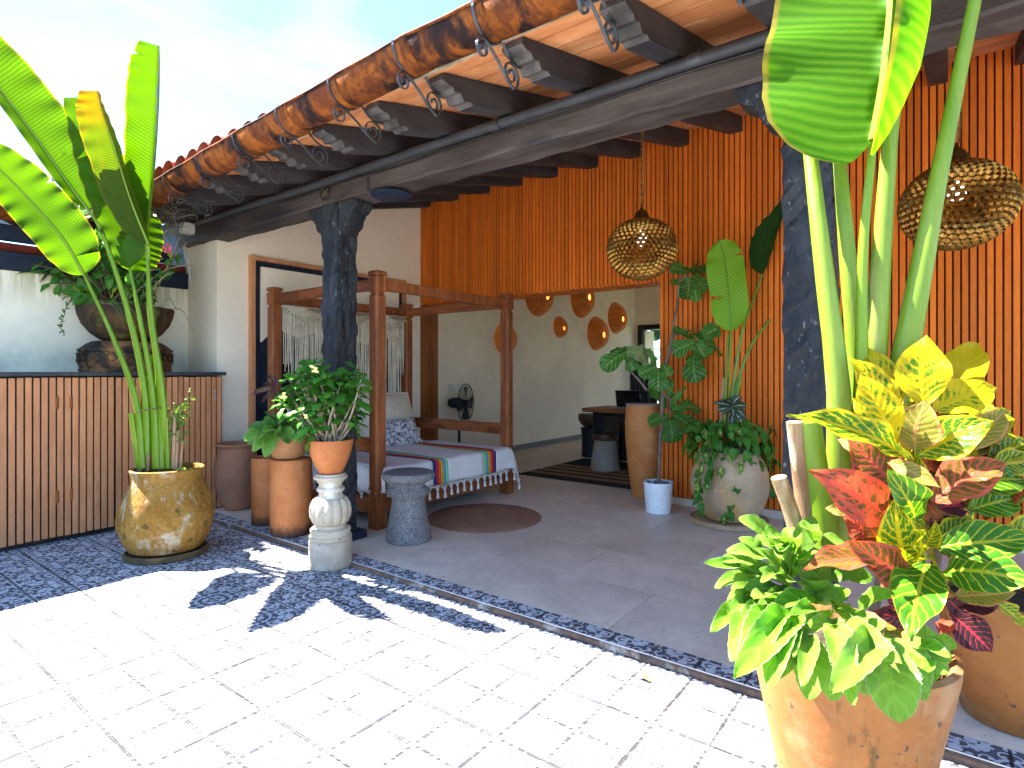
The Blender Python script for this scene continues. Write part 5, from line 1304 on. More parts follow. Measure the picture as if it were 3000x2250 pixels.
# ---------------------------------------------------------------- foreground pots on the right
fp = (-.226, 1.82)
big = pot('ochre_pot', fp, [(.125, 0), (.145, .008), (.172, .12), (.203, .27), (.234, .42), (.249, .50), (.250, .525), (.237, .533), (.224, .52), (.206, .46)], M_BIGPOT, 'big ochre clay pot in the right foreground, full of croton and succulents', 64)
soil(big, fp, .207, .47)
fp2 = (.17, 2.72)
pot2 = pot('amber_pot', fp2, [(.13, 0), (.145, .008), (.175, .12), (.20, .26), (.214, .38), (.216, .44), (.205, .446), (.195, .42)], M_BIGPOT, 'amber clay pot behind the big ochre one at the right edge', 48, z=TZ)
soil(pot2, fp2, .197, TZ + .40)
# fallen leaves on the patio
for i, (u, v, lab) in enumerate(((1870, 1985, 'curled yellow fallen leaf on the sunlit tiles near the step'), (963, 1672, 'small brown fallen leaf on the tiles in front of the baluster'), (1112, 1907, 'tiny yellow fallen leaf on the tiles by a leaf shadow'), (1678, 1950, 'tiny tan fallen leaf on the sunlit tiles near the step'))):
    p = at(u, v, Z=.004); mb = MB(); s = (.05, .025, .02, .02)[i]
    blade(mb, [p, p + V((s * .6, .0, .012)), p + V((s * 1.1, -s * .2, .004))], s * .25, s * .25, (0, 0, 1), 'lance', 8, 2, .5)
    tag(mb.build('fallen_leaf', M_DEAD, loc=tuple(p), smooth='all'), lab, 'leaf', 'fallen leaves on the patio')
# ================================================================ PLANTS
CAM = V((0, 0, EYE))
def tocam(p): return (CAM - V(p)).normalized()
class CR:
    """sighting through an enlarged view of the photograph"""
    def __init__(s, ox, oy, k): s.o = (ox, oy, k)
    def __call__(s, x, y, d): return at(s.o[0] + x / s.o[2], s.o[1] + y / s.o[2], d=d)
def stalk(parent, pts, r0, r1, m, name='stalk', n=9, flat=.8, steps=14, pw=1.9):
    P = spline(pts, steps); mb = MB(); mb.tube(P, [r1 + (r0 - r1) * (1 - i / steps) ** pw for i in range(steps + 1)], n, True, flat)
    return mb.build(name, m, parent, smooth=True)
def bigleaf(parent, pts, wl, wr, face, m, shape='banana', **k):
    mb = MB(); blade(mb, pts, wl, wr, face, shape, k.pop('n', 84), k.pop('m', 6), **k)
    o = mb.build('leaf', m, parent, smooth='all'); return o
def midrib(parent, pts, r0, r1, m, off):
    P = spline(pts, 18); mb = MB(); mb.tube([p + V(off) for p in P], [r0 + (r1 - r0) * i / 18 for i in range(19)], 6); mb.build('midrib', m, parent, smooth=True)
# ---------------------------------------------------------------- bird of paradise in the yellow pot
D = 4.02
B0 = V((yc[0], yc[1], .55))
bl = thing('banana_plant', tuple(B0), 'tall plant with banana-like leaves, one turning yellow, in the yellow pot', 'plant')
def L(u, v, dd=0): return at(u, v, d=D + dd)
base = [at(432 + 14 * i, 1372, d=D + .03 * math.sin(i * 2)) for i in range(-1, 6)]
# stalks and leaves
stalk(bl, [base[0], L(400, 1180, .0), L(330, 985, .04), L(247, 806, .08)], .037, .012, M_STEML, pw=1.35)
stalk(bl, [base[1], L(425, 1150), L(372, 900), L(298, 680), L(258, 616)], .036, .012, M_STEML, pw=1.35)
stalk(bl, [base[3], L(448, 1150), L(405, 905), L(380, 788, .05)], .037, .011, M_STEML, pw=1.35)
stalk(bl, [base[4], L(465, 1100, .03), L(437, 900, .04), L(436, 720)], .037, .013, M_STEML, pw=1.35)
stalk(bl, [base[5], L(476, 1150, -.03), L(448, 960, -.03), L(434, 790, .0), L(430, 668, .02)], .037, .012, M_STEML, pw=1.35)
stalk(bl, [base[2], L(450, 1200, .06), L(440, 1040, .06)], .03, .02, M_STEML, pw=1.35)
LF = V((.15, -.75, .45))
p = [L(260, 618), L(195, 530, -.06), L(100, 395, -.14), L(0, 262, -.22), L(-120, 105, -.32), L(-230, -30, -.42)]
bigleaf(bl, p, .10, .26, V((.75, -.6, .35)), L_BAN, tears=((.31, 1, .55),), wave=.012, corr=.006, fold=.9, foldR=-.1)
midrib(bl, p, .012, .003, M_STEML, tocam(p[1]) * .004)
p = [L(247, 806, .06), L(185, 700, -.04), L(90, 590, -.12), L(0, 497, -.22), L(-110, 400, -.34)]
bigleaf(bl, p, .16, .20, V((.7, -.65, .4)), L_BAN, tears=((.13, 1, .12), (.55, 1, .8)), wave=.014, fold=.25, foldR=.1)
midrib(bl, p, .012, .003, M_STEML, tocam(p[1]) * .004)
p = [L(380, 788, .05), L(345, 650, .06), L(285, 480, .03), L(222, 285, -.05)]
bigleaf(bl, p, .13, .21, V((.7, -.7, .15)), L_BAN, 'bananacut', wave=.012, fold=.5, foldR=.15)
p = [L(436, 716), L(385, 590, -.08), L(335, 430, -.22), L(302, 330, -.32), L(286, 266, -.38)]
bigleaf(bl, p, .165, .2, V((.8, -.6, .12)), L_BANO, 'bananacut', tears=((.80, -1, .7),), wave=.01, fold=.08, foldR=1.2)
midrib(bl, p, .011, .004, M_STEML, tocam(p[1]) * .004)
p = [L(430, 668, .02), L(448, 520, -.08), L(462, 330, -.24), L(466, 210, -.38), L(466, 134, -.46)]
bigleaf(bl, p, .185, .17, V((.82, -.55, .1)), L_BAN, 'bananacut', tears=((.86, -1, .8),), wave=.01, fold=.12, foldR=1.3)
midrib(bl, p, .011, .004, M_STEML, tocam(p[1]) * .004)
p = [L(385, 795, .1), L(400, 740, .1), L(415, 690, .1), L(430, 610, .12)]
bigleaf(bl, p, .14, .17, V((.8, -.6, .1)), L_BAN, 'banana', wave=.012, fold=.2)
# cut stubs
for (u0, v0, u1, v1, r, m) in ((408, 1372, 385, 1210, .026, M_STEML), (398, 1372, 384, 1225, .012, M_STUB), (492, 1372, 487, 1222, .022, M_STEML), (508, 1372, 512, 1212, .016, M_STUB), (516, 1375, 521, 1262, .013, M_STUB), (528, 1378, 536, 1290, .01, M_STUB), (432, 1378, 436, 1330, .02, M_STUB), (410, 1380, 405, 1350, .022, M_STUB)):
    stalk(bl, [L(u0, v0, -.02), L((u0 + u1) / 2, (v0 + v1) / 2, -.02), L(u1, v1, -.02)], r * 1.1, r, m, 'cut_stalk', 8, .7, 4)
mb = MB(); mb.tube([L(400, 1208, -.05), L(430, 1200, -.06), L(470, 1194, -.06), L(480, 1200, .0)], .004, 5); mb.build('tie', M_TWIG, bl)
# ground cover and small curly fern beside it
gc = thing('ground_cover', tuple(B0), 'bright green creeping ground cover on the soil of the yellow pot', 'ground cover')
cm = proto('obov', L_CRESS, .1, .1, half=.42, n=5, m=1); rg_ = random.Random(31)
for i in range(90):
    a, r_ = rg_.uniform(0, 6.283), .2 * math.sqrt(rg_.random()); b_ = V((yc[0] + r_ * math.cos(a), yc[1] + r_ * math.sin(a), .556)); dr = V((rg_.uniform(-1, 1), rg_.uniform(-1, 1), rg_.uniform(.2, .9)))
    leaf(cm, b_, b_ + dr.normalized() * rg_.uniform(.02, .04), (0, 0, 1), None, gc)
fe = thing('curly_fern', tuple(L(505, 1240)), 'small curly-leaved green plant beside the cut stalks of the yellow pot', 'plant')
fm = [proto('lance', L_FERN, .5, .3, wave=.12, k=k, half=.16, n=8, m=1) for k in range(3)]; rf = random.Random(12)
for st_ in range(16):
    b_ = L(505, 1262, .02); e_ = L(505 + rf.uniform(-30, 62), 1262 - rf.uniform(-60, 130), rf.uniform(-.1, .1))
    mb = MB(); mb.tube(spline([b_, b_.lerp(e_, .5) + V((0, 0, .02)), e_], 5), .002, 4); mb.build('stem', M_STEMD, fe)
    for q in range(7):
        o_ = b_.lerp(e_, .3 + .7 * q / 6); leaf(rf.choice(fm), o_, o_ + jit(1, rf).normalized() * rf.uniform(.03, .06), jit(1, rf) + tocam(o_), None, fe, 'leaf', .16)
# ---------------------------------------------------------------- shrub in the blackened bowl
sh = thing('flowering_shrub', (kc[0], kc[1], 1.80), 'bushy glossy-leaved shrub with one pink flower in the blackened bowl', 'shrub')
Z0 = CR(0, 450, 3.687); rs_ = random.Random(17); DS = 4.92
sm_ = [proto('ovate', L_SHR, .2, .25, k=k, half=.22, n=8, m=1) for k in range(3)]; smy = proto('ovate', L_SHRY, .2, .2, half=.22, n=8, m=1)
root = V((kc[0], kc[1], 1.79))
ends = [(170, 1110), (300, 1180), (250, 1240), (330, 1290), (420, 1400), (560, 1420), (660, 1500), (760, 1530), (860, 1560), (500, 1010), (540, 1280), (650, 1200), (720, 560), (640, 340), (560, 300), (760, 420), (830, 560), (880, 700), (960, 860), (1040, 960), (1080, 1100), (980, 1240), (1120, 1290), (1200, 1400), (1300, 1420), (1500, 1560), (1560, 1420), (1680, 1500), (1720, 1400), (1700, 1250), (1760, 1130), (1850, 1290), (2010, 970), (2090, 1190), (1940, 900), (1660, 1080), (1400, 1300), (1250, 1150), (1150, 820), (1250, 900), (900, 1150), (800, 950), (700, 780), (860, 480), (770, 680), (1450, 1480), (1620, 1600)]
for i, (x, y) in enumerate(ends):
    e = Z0(x, y, DS + rs_.uniform(-.28, .2))
    j_ = root + V((rs_.uniform(-.1, .1), rs_.uniform(-.15, .15), 0)); mid = j_.lerp(e, .55) + V((0, 0, .07)) + jit(.05, rs_)
    P = spline([j_, mid, e], 8); mb = MB(); mb.tube(P, [.009 - .0007 * k for k in range(9)], 5); mb.build('branch', M_TWIG if x < 1500 else M_BARKP, sh, smooth=True)
    for q in range(14 if x < 1700 else 8):
        t = .4 + .6 * q / 13; b_ = P[min(8, int(t * 8))]; out = (e - mid).normalized()
        dr = (out * rs_.uniform(.2, 1) + jit(.9, rs_) + V((0, 0, -.15))).normalized()
        sz = rs_.uniform(.085, .15) if x < 1500 else rs_.uniform(.055, .095)
        leaf(smy if rs_.random() < .04 else rs_.choice(sm_), b_, b_ + dr * sz, tocam(b_) * .6 + V((0, 0, .8)) + jit(.5, rs_), None, sh, 'leaf', .22)
pc_ = Z0(1810, 1025, DS - .2); tn = tocam(pc_)
ff = proto('obov', M_PETP, .1, .1, half=.4, n=6, m=1)
for k in range(5):
    a = k * 1.257 + .3; dr = (RGT * math.cos(a) + UP * math.sin(a)) + tn * .25
    leaf(ff, pc_, pc_ + dr.normalized() * .042, tn, None, sh, 'petal', .4)
mb = MB(); mb.lathe([(.006, 0), (.007, .006), (0, .01)], 8, pc_); mb.build('flower_eye', M_PETY, sh)
# trailing grasses over the bowl
for i in range(16):
    b_ = V((kc[0] + .25, kc[1] + rs_.uniform(-.3, .3), 1.80)); e = b_ + V((rs_.uniform(.08, .2), rs_.uniform(-.25, .25), rs_.uniform(-.25, .12)))
    mb = MB(); mb.tube(spline([b_, b_.lerp(e, .5) + V((.03, 0, .08)), e], 7), [.003, .003, .003, .0025, .002, .002, .0015, .001], 4); mb.build('blade', L_SHR if i % 3 else M_DRY, sh)
vt = [Z0(900, 1500, DS - .1), Z0(790, 1560, DS - .15), Z0(720, 1640, DS - .15), Z0(690, 1760, DS - .12), Z0(650, 1860, DS - .12), Z0(700, 1960, DS - .12)]
mb = MB(); mb.tube(spline(vt, 14), .0025, 4); mb.build('vine', M_TWIG, sh)
for k, p in enumerate(spline(vt, 24)):
    if k > 8: leaf(sm_[k % 3], p, p + jit(1, rs_).normalized() * .035, tocam(p) + jit(.4, rs_), None, sh, 'leaf', .22)
# ---------------------------------------------------------------- toothed succulents in the ball pot
Q = CR(680, 1050, 3.0214)
def succulent(parent, lst, Qf, d, m1, m2, rnd, wmul=1.0, bend=.2, front=None):
    pa = [proto('kal', m1, bend, .26, serr=.07, k=k, half=.3) for k in range(3)]; pb_ = [proto('kal', m2, bend, .26, serr=.07, k=k, half=.3) for k in range(3)]
    for (x0, y0, x1, y1, w, dz, c) in lst:
        da, db = d, d + dz
        if front:                                     # leaves low in the clump hang outside the rim
            f = max(0, min(1, (y0 - 560) / 260)); da = d + (front - d) * f
            g_ = max(0, min(1, (y1 - 620) / 260)); db = min(da + dz * (1 - g_), d + dz + (front - .05 - d) * g_)
        a = Qf(x0, y0, da); b_ = Qf(x1, y1, db)
        f = tocam(a) * .8 + V((0, 0, .75)) + jit(.35, rnd)
        leaf(rnd.choice(pb_ if c else pa), a, b_, f, w * wmul * 1.12, parent)
k1 = thing('toothed_succulent', (bpc[0], bpc[1], BPZ + .18), 'broad toothed green succulent spilling over the pale ball pot', 'plant')
r1 = random.Random(41)
lst = []
for (x0, y0, x1, y1, c) in ((300, 640, 110, 700, 0), (310, 660, 120, 745, 0), (320, 650, 190, 790, 0), (350, 640, 300, 840, 0), (340, 640, 160, 590, 0), (360, 640, 250, 560, 1), (350, 600, 330, 465, 1), (380, 640, 425, 500, 0), (400, 640, 540, 650, 0), (400, 650, 510, 720, 0), (380, 630, 240, 620, 0), (420, 620, 520, 560, 1), (440, 600, 480, 480, 1), (460, 600, 560, 540, 1), (480, 620, 620, 600, 1), (500, 640, 640, 680, 1), (360, 660, 300, 740, 0), (420, 640, 400, 590, 0), (330, 610, 210, 600, 1), (300, 600, 170, 570, 1), (430, 600, 400, 480, 1), (520, 640, 600, 700, 1), (390, 650, 330, 690, 0), (450, 640, 450, 690, 0), (540, 600, 610, 520, 1), (380, 600, 300, 520, 1)):
    lst.append((x0, y0, x1, y1, r1.uniform(.07, .1), r1.uniform(-.16, -.02), c))
succulent(k1, lst, Q, 4.33, L_KALD, L_KALD, r1, 1.0)
lst2 = [(300, 640, 130, 690, .09, -.2, 0), (330, 660, 200, 780, .085, -.2, 0), (360, 650, 310, 830, .09, -.2, 0), (400, 650, 520, 655, .085, -.22, 0), (390, 640, 300, 600, .08, -.2, 0), (340, 650, 230, 660, .08, -.22, 0), (390, 650, 405, 600, .06, -.2, 0)]
L_KALM = leafmat('mid succulent leaf', (.115, .27, .04), (.15, .32, .06), n=5, slant=1.2, veinw=.2, midw=.012, base2=(.19, .36, .06), transl=.28, edge=(.34, .46, .2), rough=.4, bmp=.1)
succulent(k1, lst2, Q, 4.3, L_KALM, L_KALM, r1, 1.0)
# dark drooping plant behind
pu = thing('purple_plant', tuple(at(800, 1200, Y=2.9)), 'thin drooping purple and yellow leaves behind the succulent pot', 'plant')
Qp = CR(680, 1050, 3.0214); pr_ = random.Random(8); pm2 = [proto('lance', L_PUR, .5, .3, k=k, half=.12, n=8, m=1) for k in range(2)]
mb = MB(); mb.tube(spline([Qp(470, 560, 4.75), Qp(440, 420, 4.75), Qp(400, 280, 4.75)], 8), .008, 6); mb.build('stem', M_TWIG, pu)
for (x0, y0, x1, y1) in ((390, 260, 140, 300), (400, 280, 190, 250), (400, 290, 220, 380), (400, 300, 330, 430), (400, 300, 360, 370), (395, 260, 310, 100), (400, 260, 390, 120), (400, 250, 430, 150), (390, 270, 270, 190), (400, 300, 420, 440), (395, 280, 300, 320), (400, 290, 440, 330), (400, 300, 380, 460), (390, 250, 340, 150), (400, 280, 460, 250)):
    a = Qp(x0, y0, 4.75); b_ = Qp(x1, y1, 4.75 + pr_.uniform(-.1, .1)); leaf(pr_.choice(pm2), a, b_, tocam(a) + V((0, 0, .6)) + jit(.5, pr_), (b_ - a).length * .16 + .012, pu, 'leaf', .12)
# ---------------------------------------------------------------- spurge in the bowl pot
eu = thing('spurge_bush', (bc[0], bc[1], EZ + .2), 'leafy crown-of-thorns bush with pale yellow flowers in the orange bowl', 'shrub')
re_ = random.Random(23); em = [proto('obov', L_EUP, .15, .2, k=k, half=.23, n=8, m=1) for k in range(3)]
DE = 3.78
tips = [(640, 60), (690, 50), (560, 130), (620, 130), (720, 130), (800, 100), (880, 130), (960, 120), (1040, 160), (1100, 90), (1140, 180), (1060, 250), (1160, 290), (1090, 340), (960, 210), (860, 210), (780, 200), (690, 210), (600, 230), (500, 170), (480, 270), (440, 370), (520, 330), (620, 320), (740, 320), (840, 320), (940, 330), (1040, 420), (1100, 430), (1130, 400), (1000, 480), (900, 440), (790, 430), (690, 420), (590, 420), (540, 470), (620, 540), (700, 560), (820, 560), (940, 500), (860, 620), (1040, 560), (1080, 560), (760, 590), (650, 650), (1000, 380), (900, 270)]
for i, (x, y) in enumerate(tips):
    e = Q(x, y + 10, DE + re_.uniform(-.17, .17)); b0 = V((bc[0] + re_.uniform(-.06, .06), bc[1] + re_.uniform(-.06, .06), EZ + .19))
    mid = b0.lerp(e, .5) + V((0, 0, -.02)) + jit(.03, re_); P = spline([b0, mid, e], 7)
    mb = MB(); mb.tube(P, [.008, .008, .0075, .007, .006, .006, .005, .004], 6); mb.build('stem', M_BARKP, eu, smooth=True)
    out = (e - mid).normalized(); nl = 13 if y < 480 else 9
    for q in range(nl):
        a = 2.4 * q + i; side = out.orthogonal().normalized(); side = Matrix.Rotation(a, 3, out) @ side
        dr = (side * 1.0 + out * re_.uniform(-.25, .6)).normalized(); b_ = e - out * (.007 * q)
        leaf(re_.choice(em), b_, b_ + dr * re_.uniform(.07, .125), out + V((0, 0, .5)) + tocam(b_) * .5 + jit(.25, re_), None, eu, 'leaf', .23)
fpet = proto('heart', M_PETY, .1, .1, half=.55, n=5, m=1)
for (x, y) in ((715, 80), (735, 105), (750, 120), (720, 115), (700, 70), (740, 90), (455, 330), (445, 350), (470, 345), (460, 310), (650, 505), (655, 525)):
    c = Q(x, y, DE - .2); tn = tocam(c)
    for s in (-1, 1): leaf(fpet, c, c + (RGT * s + UP * .2) * .013, tn, None, eu, 'petal', .55)
# ---------------------------------------------------------------- fiddle-leaf fig
fg = thing('fiddle_leaf_fig', (wc[0], wc[1], TZ + .25), 'slender fiddle-leaf fig with big lobed leaves in the white planter', 'tree')
F = CR(1400, 750, 2.212); DF = 5.09; rf_ = random.Random(14)
tr = [V((wc[0], wc[1], TZ + .24)), F(1190, 1050, DF), F(1200, 850, DF), F(1215, 720, DF), F(1258, 520, DF), F(1288, 330, DF), F(1300, 190, DF), F(1310, 120, DF)]
P = spline(tr, 26); mb = MB(); mb.tube(P, [.019 - .00045 * i for i in range(27)], 8); mb.build('trunk', M_BARK, fg, smooth=True)
for pts in ([(1190, 900), (1245, 930), (1240, 1030)], [(1195, 860), (1150, 770), (1160, 720)], [(1095, 870), (1040, 800), (985, 735), (965, 620)], [(1262, 520), (1330, 500), (1400, 545)], [(1230, 640), (1330, 560), (1400, 560)], [(1300, 160), (1370, 120)], [(1240, 960), (1255, 930), (1320, 870)]):
    mb = MB(); mb.tube(spline([F(x, y, DF) for x, y in pts], 8), [.011 - .0006 * i for i in range(9)], 6); mb.build('branch', M_BARK, fg, smooth=True)
fl_ = {}
for (x0, y0, x1, y1, w, c) in ((1370, 105, 1258, 60, 100, 0), (1380, 110, 1500, 65, 85, 0), (1372, 135, 1345, 285, 150, 1), (1390, 130, 1495, 215, 115, 0), (1385, 105, 1405, 40, 90, 0), (1330, 190, 1255, 160, 50, 0), (1400, 180, 1420, 275, 80, 0),
        (1400, 540, 1288, 462, 62, 0), (1420, 545, 1550, 450, 120, 1), (1405, 555, 1265, 620, 125, 1), (1405, 565, 1480, 665, 135, 1), (1400, 630, 1410, 797, 150, 1), (1470, 570, 1592, 600, 140, 0), (1480, 500, 1560, 470, 90, 0), (1440, 560, 1400, 470, 90, 0),
        (965, 610, 812, 715, 125, 1), (970, 600, 850, 625, 70, 0), (960, 615, 1120, 640, 150, 2), (975, 640, 1015, 735, 95, 1), (1105, 600, 1160, 712, 62, 0), (1160, 712, 1052, 755, 105, 1), (1165, 722, 1160, 858, 130, 1), (1195, 700, 1240, 762, 75, 0),
        (1235, 1040, 1102, 1062, 118, 0), (1252, 1030, 1445, 1125, 170, 0), (1237, 1050, 1262, 1202, 140, 1), (1250, 1005, 1442, 958, 118, 0), (1225, 985, 1130, 840, 100, 0), (1250, 960, 1310, 885, 46, 3), (1250, 925, 1230, 800, 70, 0), (1320, 880, 1345, 845, 22, 3)):
    m = [L_FID, L_FID, L_FIDP, L_EUP][c]; pr = proto('fiddle', m, .22, .12, wave=.05, k=int(rf_.random() * 4), n=14, m=3)
    a = F(x0, y0, DF + rf_.uniform(-.03, .03)); b_ = F(x1, y1, DF + rf_.uniform(-.14, .06))
    leaf(pr, a, b_, tocam(a) + V((0, 0, .45 if c else .9)) + jit(.35, rf_), w / 2.212 * DF / FPX * 1.05, fg)
# ---------------------------------------------------------------- bird of paradise and vines in the round pot
D2 = 4.78
ib = thing('banana_plant', (rc[0], rc[1], .62), 'upright plant with one bright banana-like leaf against the slat wall', 'plant')
G = lambda x, y, dd=0: F(x, y, D2 + dd)
stalk(ib, [G(1610, 1150), G(1600, 900), G(1622, 510, .05)], .017, .009, M_STEMD)
stalk(ib, [G(1625, 1150, -.03), G(1622, 920, -.03), G(1640, 490, -.02)], .017, .009, M_STEML)
stalk(ib, [G(1640, 1150), G(1645, 900), G(1715, 480), G(1780, 300, .05), G(1842, 120, .08)], .018, .009, M_STEMD)
stalk(ib, [G(1650, 1150), G(1660, 900), G(1760, 600), G(1880, 430, .1), G(1975, 295, .15), G(2130, 140, .2)], .018, .009, M_STEMD)
stalk(ib, [G(1655, 1150, -.04), G(1672, 950, -.04), G(1705, 780, -.04)], .016, .012, M_STEML, 'cut_stalk')
for a in ((1572, 1150, 1590, 790, .013), (1548, 1150, 1580, 1040, .012), (1626, 1140, 1634, 970, .016), (1600, 1100, 1606, 775, .012)): stalk(ib, [G(a[0], a[1], -.06), G((a[0] + a[2]) / 2, (a[1] + a[3]) / 2, -.06), G(a[2], a[3], -.06)], a[4], a[4] * .9, M_STUB if a[4] != .012 or a[0] < 1560 else M_STEML, 'cut_stalk', 8, .8, 4)
p = [G(1640, 492, -.02), G(1632, 300, -.02), G(1605, 60, .0), at(2118, 735, d=D2), at(2106, 703, d=D2)]
bigleaf(ib, p, .155, .15, V((.1, -.95, .2)), L_BANS, tears=((.30, -1, .25), (.6, 1, .6)), wave=.022, wn=3, fold=.1)
midrib(ib, p, .008, .003, M_STEML, tocam(p[1]) * .004)
p = [G(1842, 120, .08), at(2262, 690, d=D2 + .06), at(2295, 600, d=D2 + .03), at(2340, 480, d=D2)]
bigleaf(ib, p, .18, .10, V((-.3, -.9, .1)), L_BAND, wave=.003, fold=.1, foldR=.6)
p = [G(2130, 140, .2), at(2520, 755, d=D2 + .15), at(2600, 712, d=D2 + .15), at(2670, 690, d=D2 + .15)]
bigleaf(ib, p, .12, .12, V((0, -.9, .4)), L_BANS, wave=.012, fold=.1)
dcr = thing('dark_croton', tuple(G(1650, 1000)), 'small dark plant with white-veined leaves among the stalks of the round pot', 'plant')
rdc = random.Random(3); dm = proto('ovate', C_B, .25, .15, half=.3)
for (x0, y0, x1, y1, w) in ((1640, 970, 1545, 940, 60), (1640, 975, 1560, 990, 60), (1645, 965, 1700, 905, 70), (1650, 975, 1745, 965, 65), (1645, 980, 1660, 1030, 55), (1655, 985, 1735, 1035, 60), (1640, 985, 1590, 1010, 50), (1650, 960, 1620, 920, 50), (1660, 1010, 1720, 1090, 60), (1650, 1020, 1640, 1100, 55), (1670, 1040, 1740, 1040, 50)):
    a = G(x0, y0, -.12); leaf(dm, a, G(x1, y1, -.18), tocam(a) + V((0, 0, .5)) + jit(.3, rdc), w / 2.212 * D2 / FPX, dcr)
vi = thing('trailing_vine', (rc[0], rc[1], .6), 'heart-leaved trailing vine, partly variegated, tumbling over the round pot', 'vine')
rv = random.Random(29); vm = [proto('heart', L_POT, .25, .18, k=k, half=.33, n=8, m=2) for k in range(3)]; vv = [proto('heart', L_POTV, .25, .18, k=k, half=.33, n=8, m=2) for k in range(2)]
cv = V((rc[0], rc[1] - .02, .66))
def vleaf(b_, var=.12, s=1.0):
    out = (b_ - cv); out.z *= .5
    dr = (out.normalized() * .35 + jit(.5, rv) + V((0, 0, -.75))).normalized()
    leaf(rv.choice(vv) if rv.random() < var else rv.choice(vm), b_, b_ + dr * rv.uniform(.06, .105) * s, out.normalized() + tocam(b_) * .5 + V((0, 0, .5)) + jit(.4, rv), None, vi, 'leaf', .33)
for i in range(270):
    a = rv.uniform(0, 6.283); e = rv.uniform(-.55 if rv.random() < .6 else .0, 1.2); r_ = .325 * rv.uniform(.75, 1.05)
    b_ = cv + V((math.cos(a) * math.cos(e) * r_ * 1.02, math.sin(a) * math.cos(e) * r_ * .85, math.sin(e) * .22))
    vleaf(b_)
for pts in ([(1430, 1250), (1440, 1370), (1432, 1440), (1420, 1530), (1440, 1640)], [(1570, 1330), (1590, 1440), (1640, 1500), (1648, 1570), (1640, 1640), (1600, 1680)], [(1490, 1300), (1500, 1390), (1480, 1470)], [(1650, 1440), (1690, 1500)], [(1850, 1240), (1900, 1330), (1885, 1440), (1890, 1530)], [(1840, 1200), (1920, 1300), (1940, 1360)], [(1830, 1150), (1900, 1110), (1880, 1090)], [(1860, 1280), (1860, 1380), (1880, 1480)]):
    P = spline([F(x, y, 4.5 if x < 1800 else 4.72) for x, y in pts], 14); mb = MB(); mb.tube(P, .003, 5); mb.build('runner', M_STEMD, vi)
    for k in range(1, 15, 1 if len(pts) > 3 else 2): vleaf(P[k] + jit(.012, rv), .3, .95)
# ---------------------------------------------------------------- foreground right: tall stalks with the broad leaf
D3 = 1.52
tb_ = thing('broad_leaf_plant', tuple(at(2450, 1580, d=1.55)), 'tall plant with thick pale stalks and a broad bright leaf at the right', 'plant')
S3 = lambda u, v, dd=0: at(u, v, d=D3 + dd + max(0, min(.09, (v - 900) / 600 * .09)))
b0 = [S3(2430 + 18 * i, 1600, .02 * i) for i in range(6)]
stalk(tb_, [b0[1], S3(2459, 1184), S3(2409, 750, .04), S3(2368, 398, .12), S3(2345, 150, .18), S3(2320, -160, .24)], 0.0395, 0.0127, M_STEMP, n=12)
stalk(tb_, [b0[2], S3(2512, 1150, .05), S3(2483, 750, .06), S3(2458, 448, .12), S3(2440, 200, .16)], 0.0377, 0.0152, M_STEMP, n=12)
stalk(tb_, [b0[3], S3(2520, 1150), S3(2528, 750), S3(2557, 418)], 0.0269, 0.0102, M_STEML, n=12)
stalk(tb_, [b0[4], S3(2560, 1060, .03), S3(2582, 750, .03), S3(2612, 362, .03), S3(2650, 130, .05), S3(2690, -120, .06)], 0.0404, 0.0133, M_STEMP, n=12)
stalk(tb_, [b0[5], S3(2640, 1090, .0), S3(2706, 750), S3(2745, 542), S3(2800, 270), S3(2856, 0), S3(2890, -160)], 0.0395, 0.0145, M_STEMP, n=12)
p = [S3(2558, 410, -.05), S3(2588, 240, -.04), S3(2603, 100, -.03), S3(2614, -30, 0), S3(2640, -290, .05), S3(2660, -560, .12), S3(2675, -760, .2)]
FB = [(0, .22), (.012, .46), (.04, .68), (.09, .87), (.16, .97), (.28, 1), (.6, .95), (.8, .7), (.93, .38), (1, 0)]
SH['broad'] = FB; SH['flap'] = [(0, .1), (.03, .38), (.08, .62), (.16, .9), (.3, 1), (.6, .9), (.8, .6), (1, 0)]
mb = MB(); blade(mb, p, .295, .0005, V((.15, -.95, .12)), 'broad', 110, 8, lobe=.062, tears=(), fold=.05, wave=.012, wn=4, seed=2)
mb.build('leaf', L_BANB, tb_, smooth='all')
mb = MB(); blade(mb, p, .0005, .25, V((.1, -.95, .12)), 'flap', 56, 12, lobe=.05, curlR=3.0, wave=.004, seed=2)
mb.build('leaf', L_BANB, tb_, smooth='all', )
midrib(tb_, p, .011, .006, M_STEMP, tocam(p[1]) * .003)
# the crown of leaves out of frame above, as the shadows on the patio imply
p = [S3(2890, -160), S3(3060, -420, .1), S3(3250, -640, .2)]
bigleaf(tb_, p, .13, .13, V((0, -.9, .4)), L_BANB, wave=.015)
stalk(tb_, [S3(2415, 1600, -.04), S3(2400, 1450, -.04), S3(2370, 1235, -.03)], .037, .030, M_STEML, 'cut_stalk', 12, .6, 6)
stalk(tb_, [S3(2370, 1600, -.02), S3(2352, 1450, -.02), S3(2328, 1236, -.02)], .024, .022, M_STUB, 'cut_stalk', 9, .6, 6)
stalk(tb_, [S3(2345, 1600, -.05), S3(2318, 1500, -.05), S3(2281, 1398, -.05)], .023, .021, M_STUB, 'cut_stalk', 9, .7, 6)
stalk(tb_, [S3(2385, 1580, -.01), S3(2368, 1450, .0), S3(2350, 1280, .01)], .012, .01, M_STEMP, 'cut_stalk', 8, .6, 6)
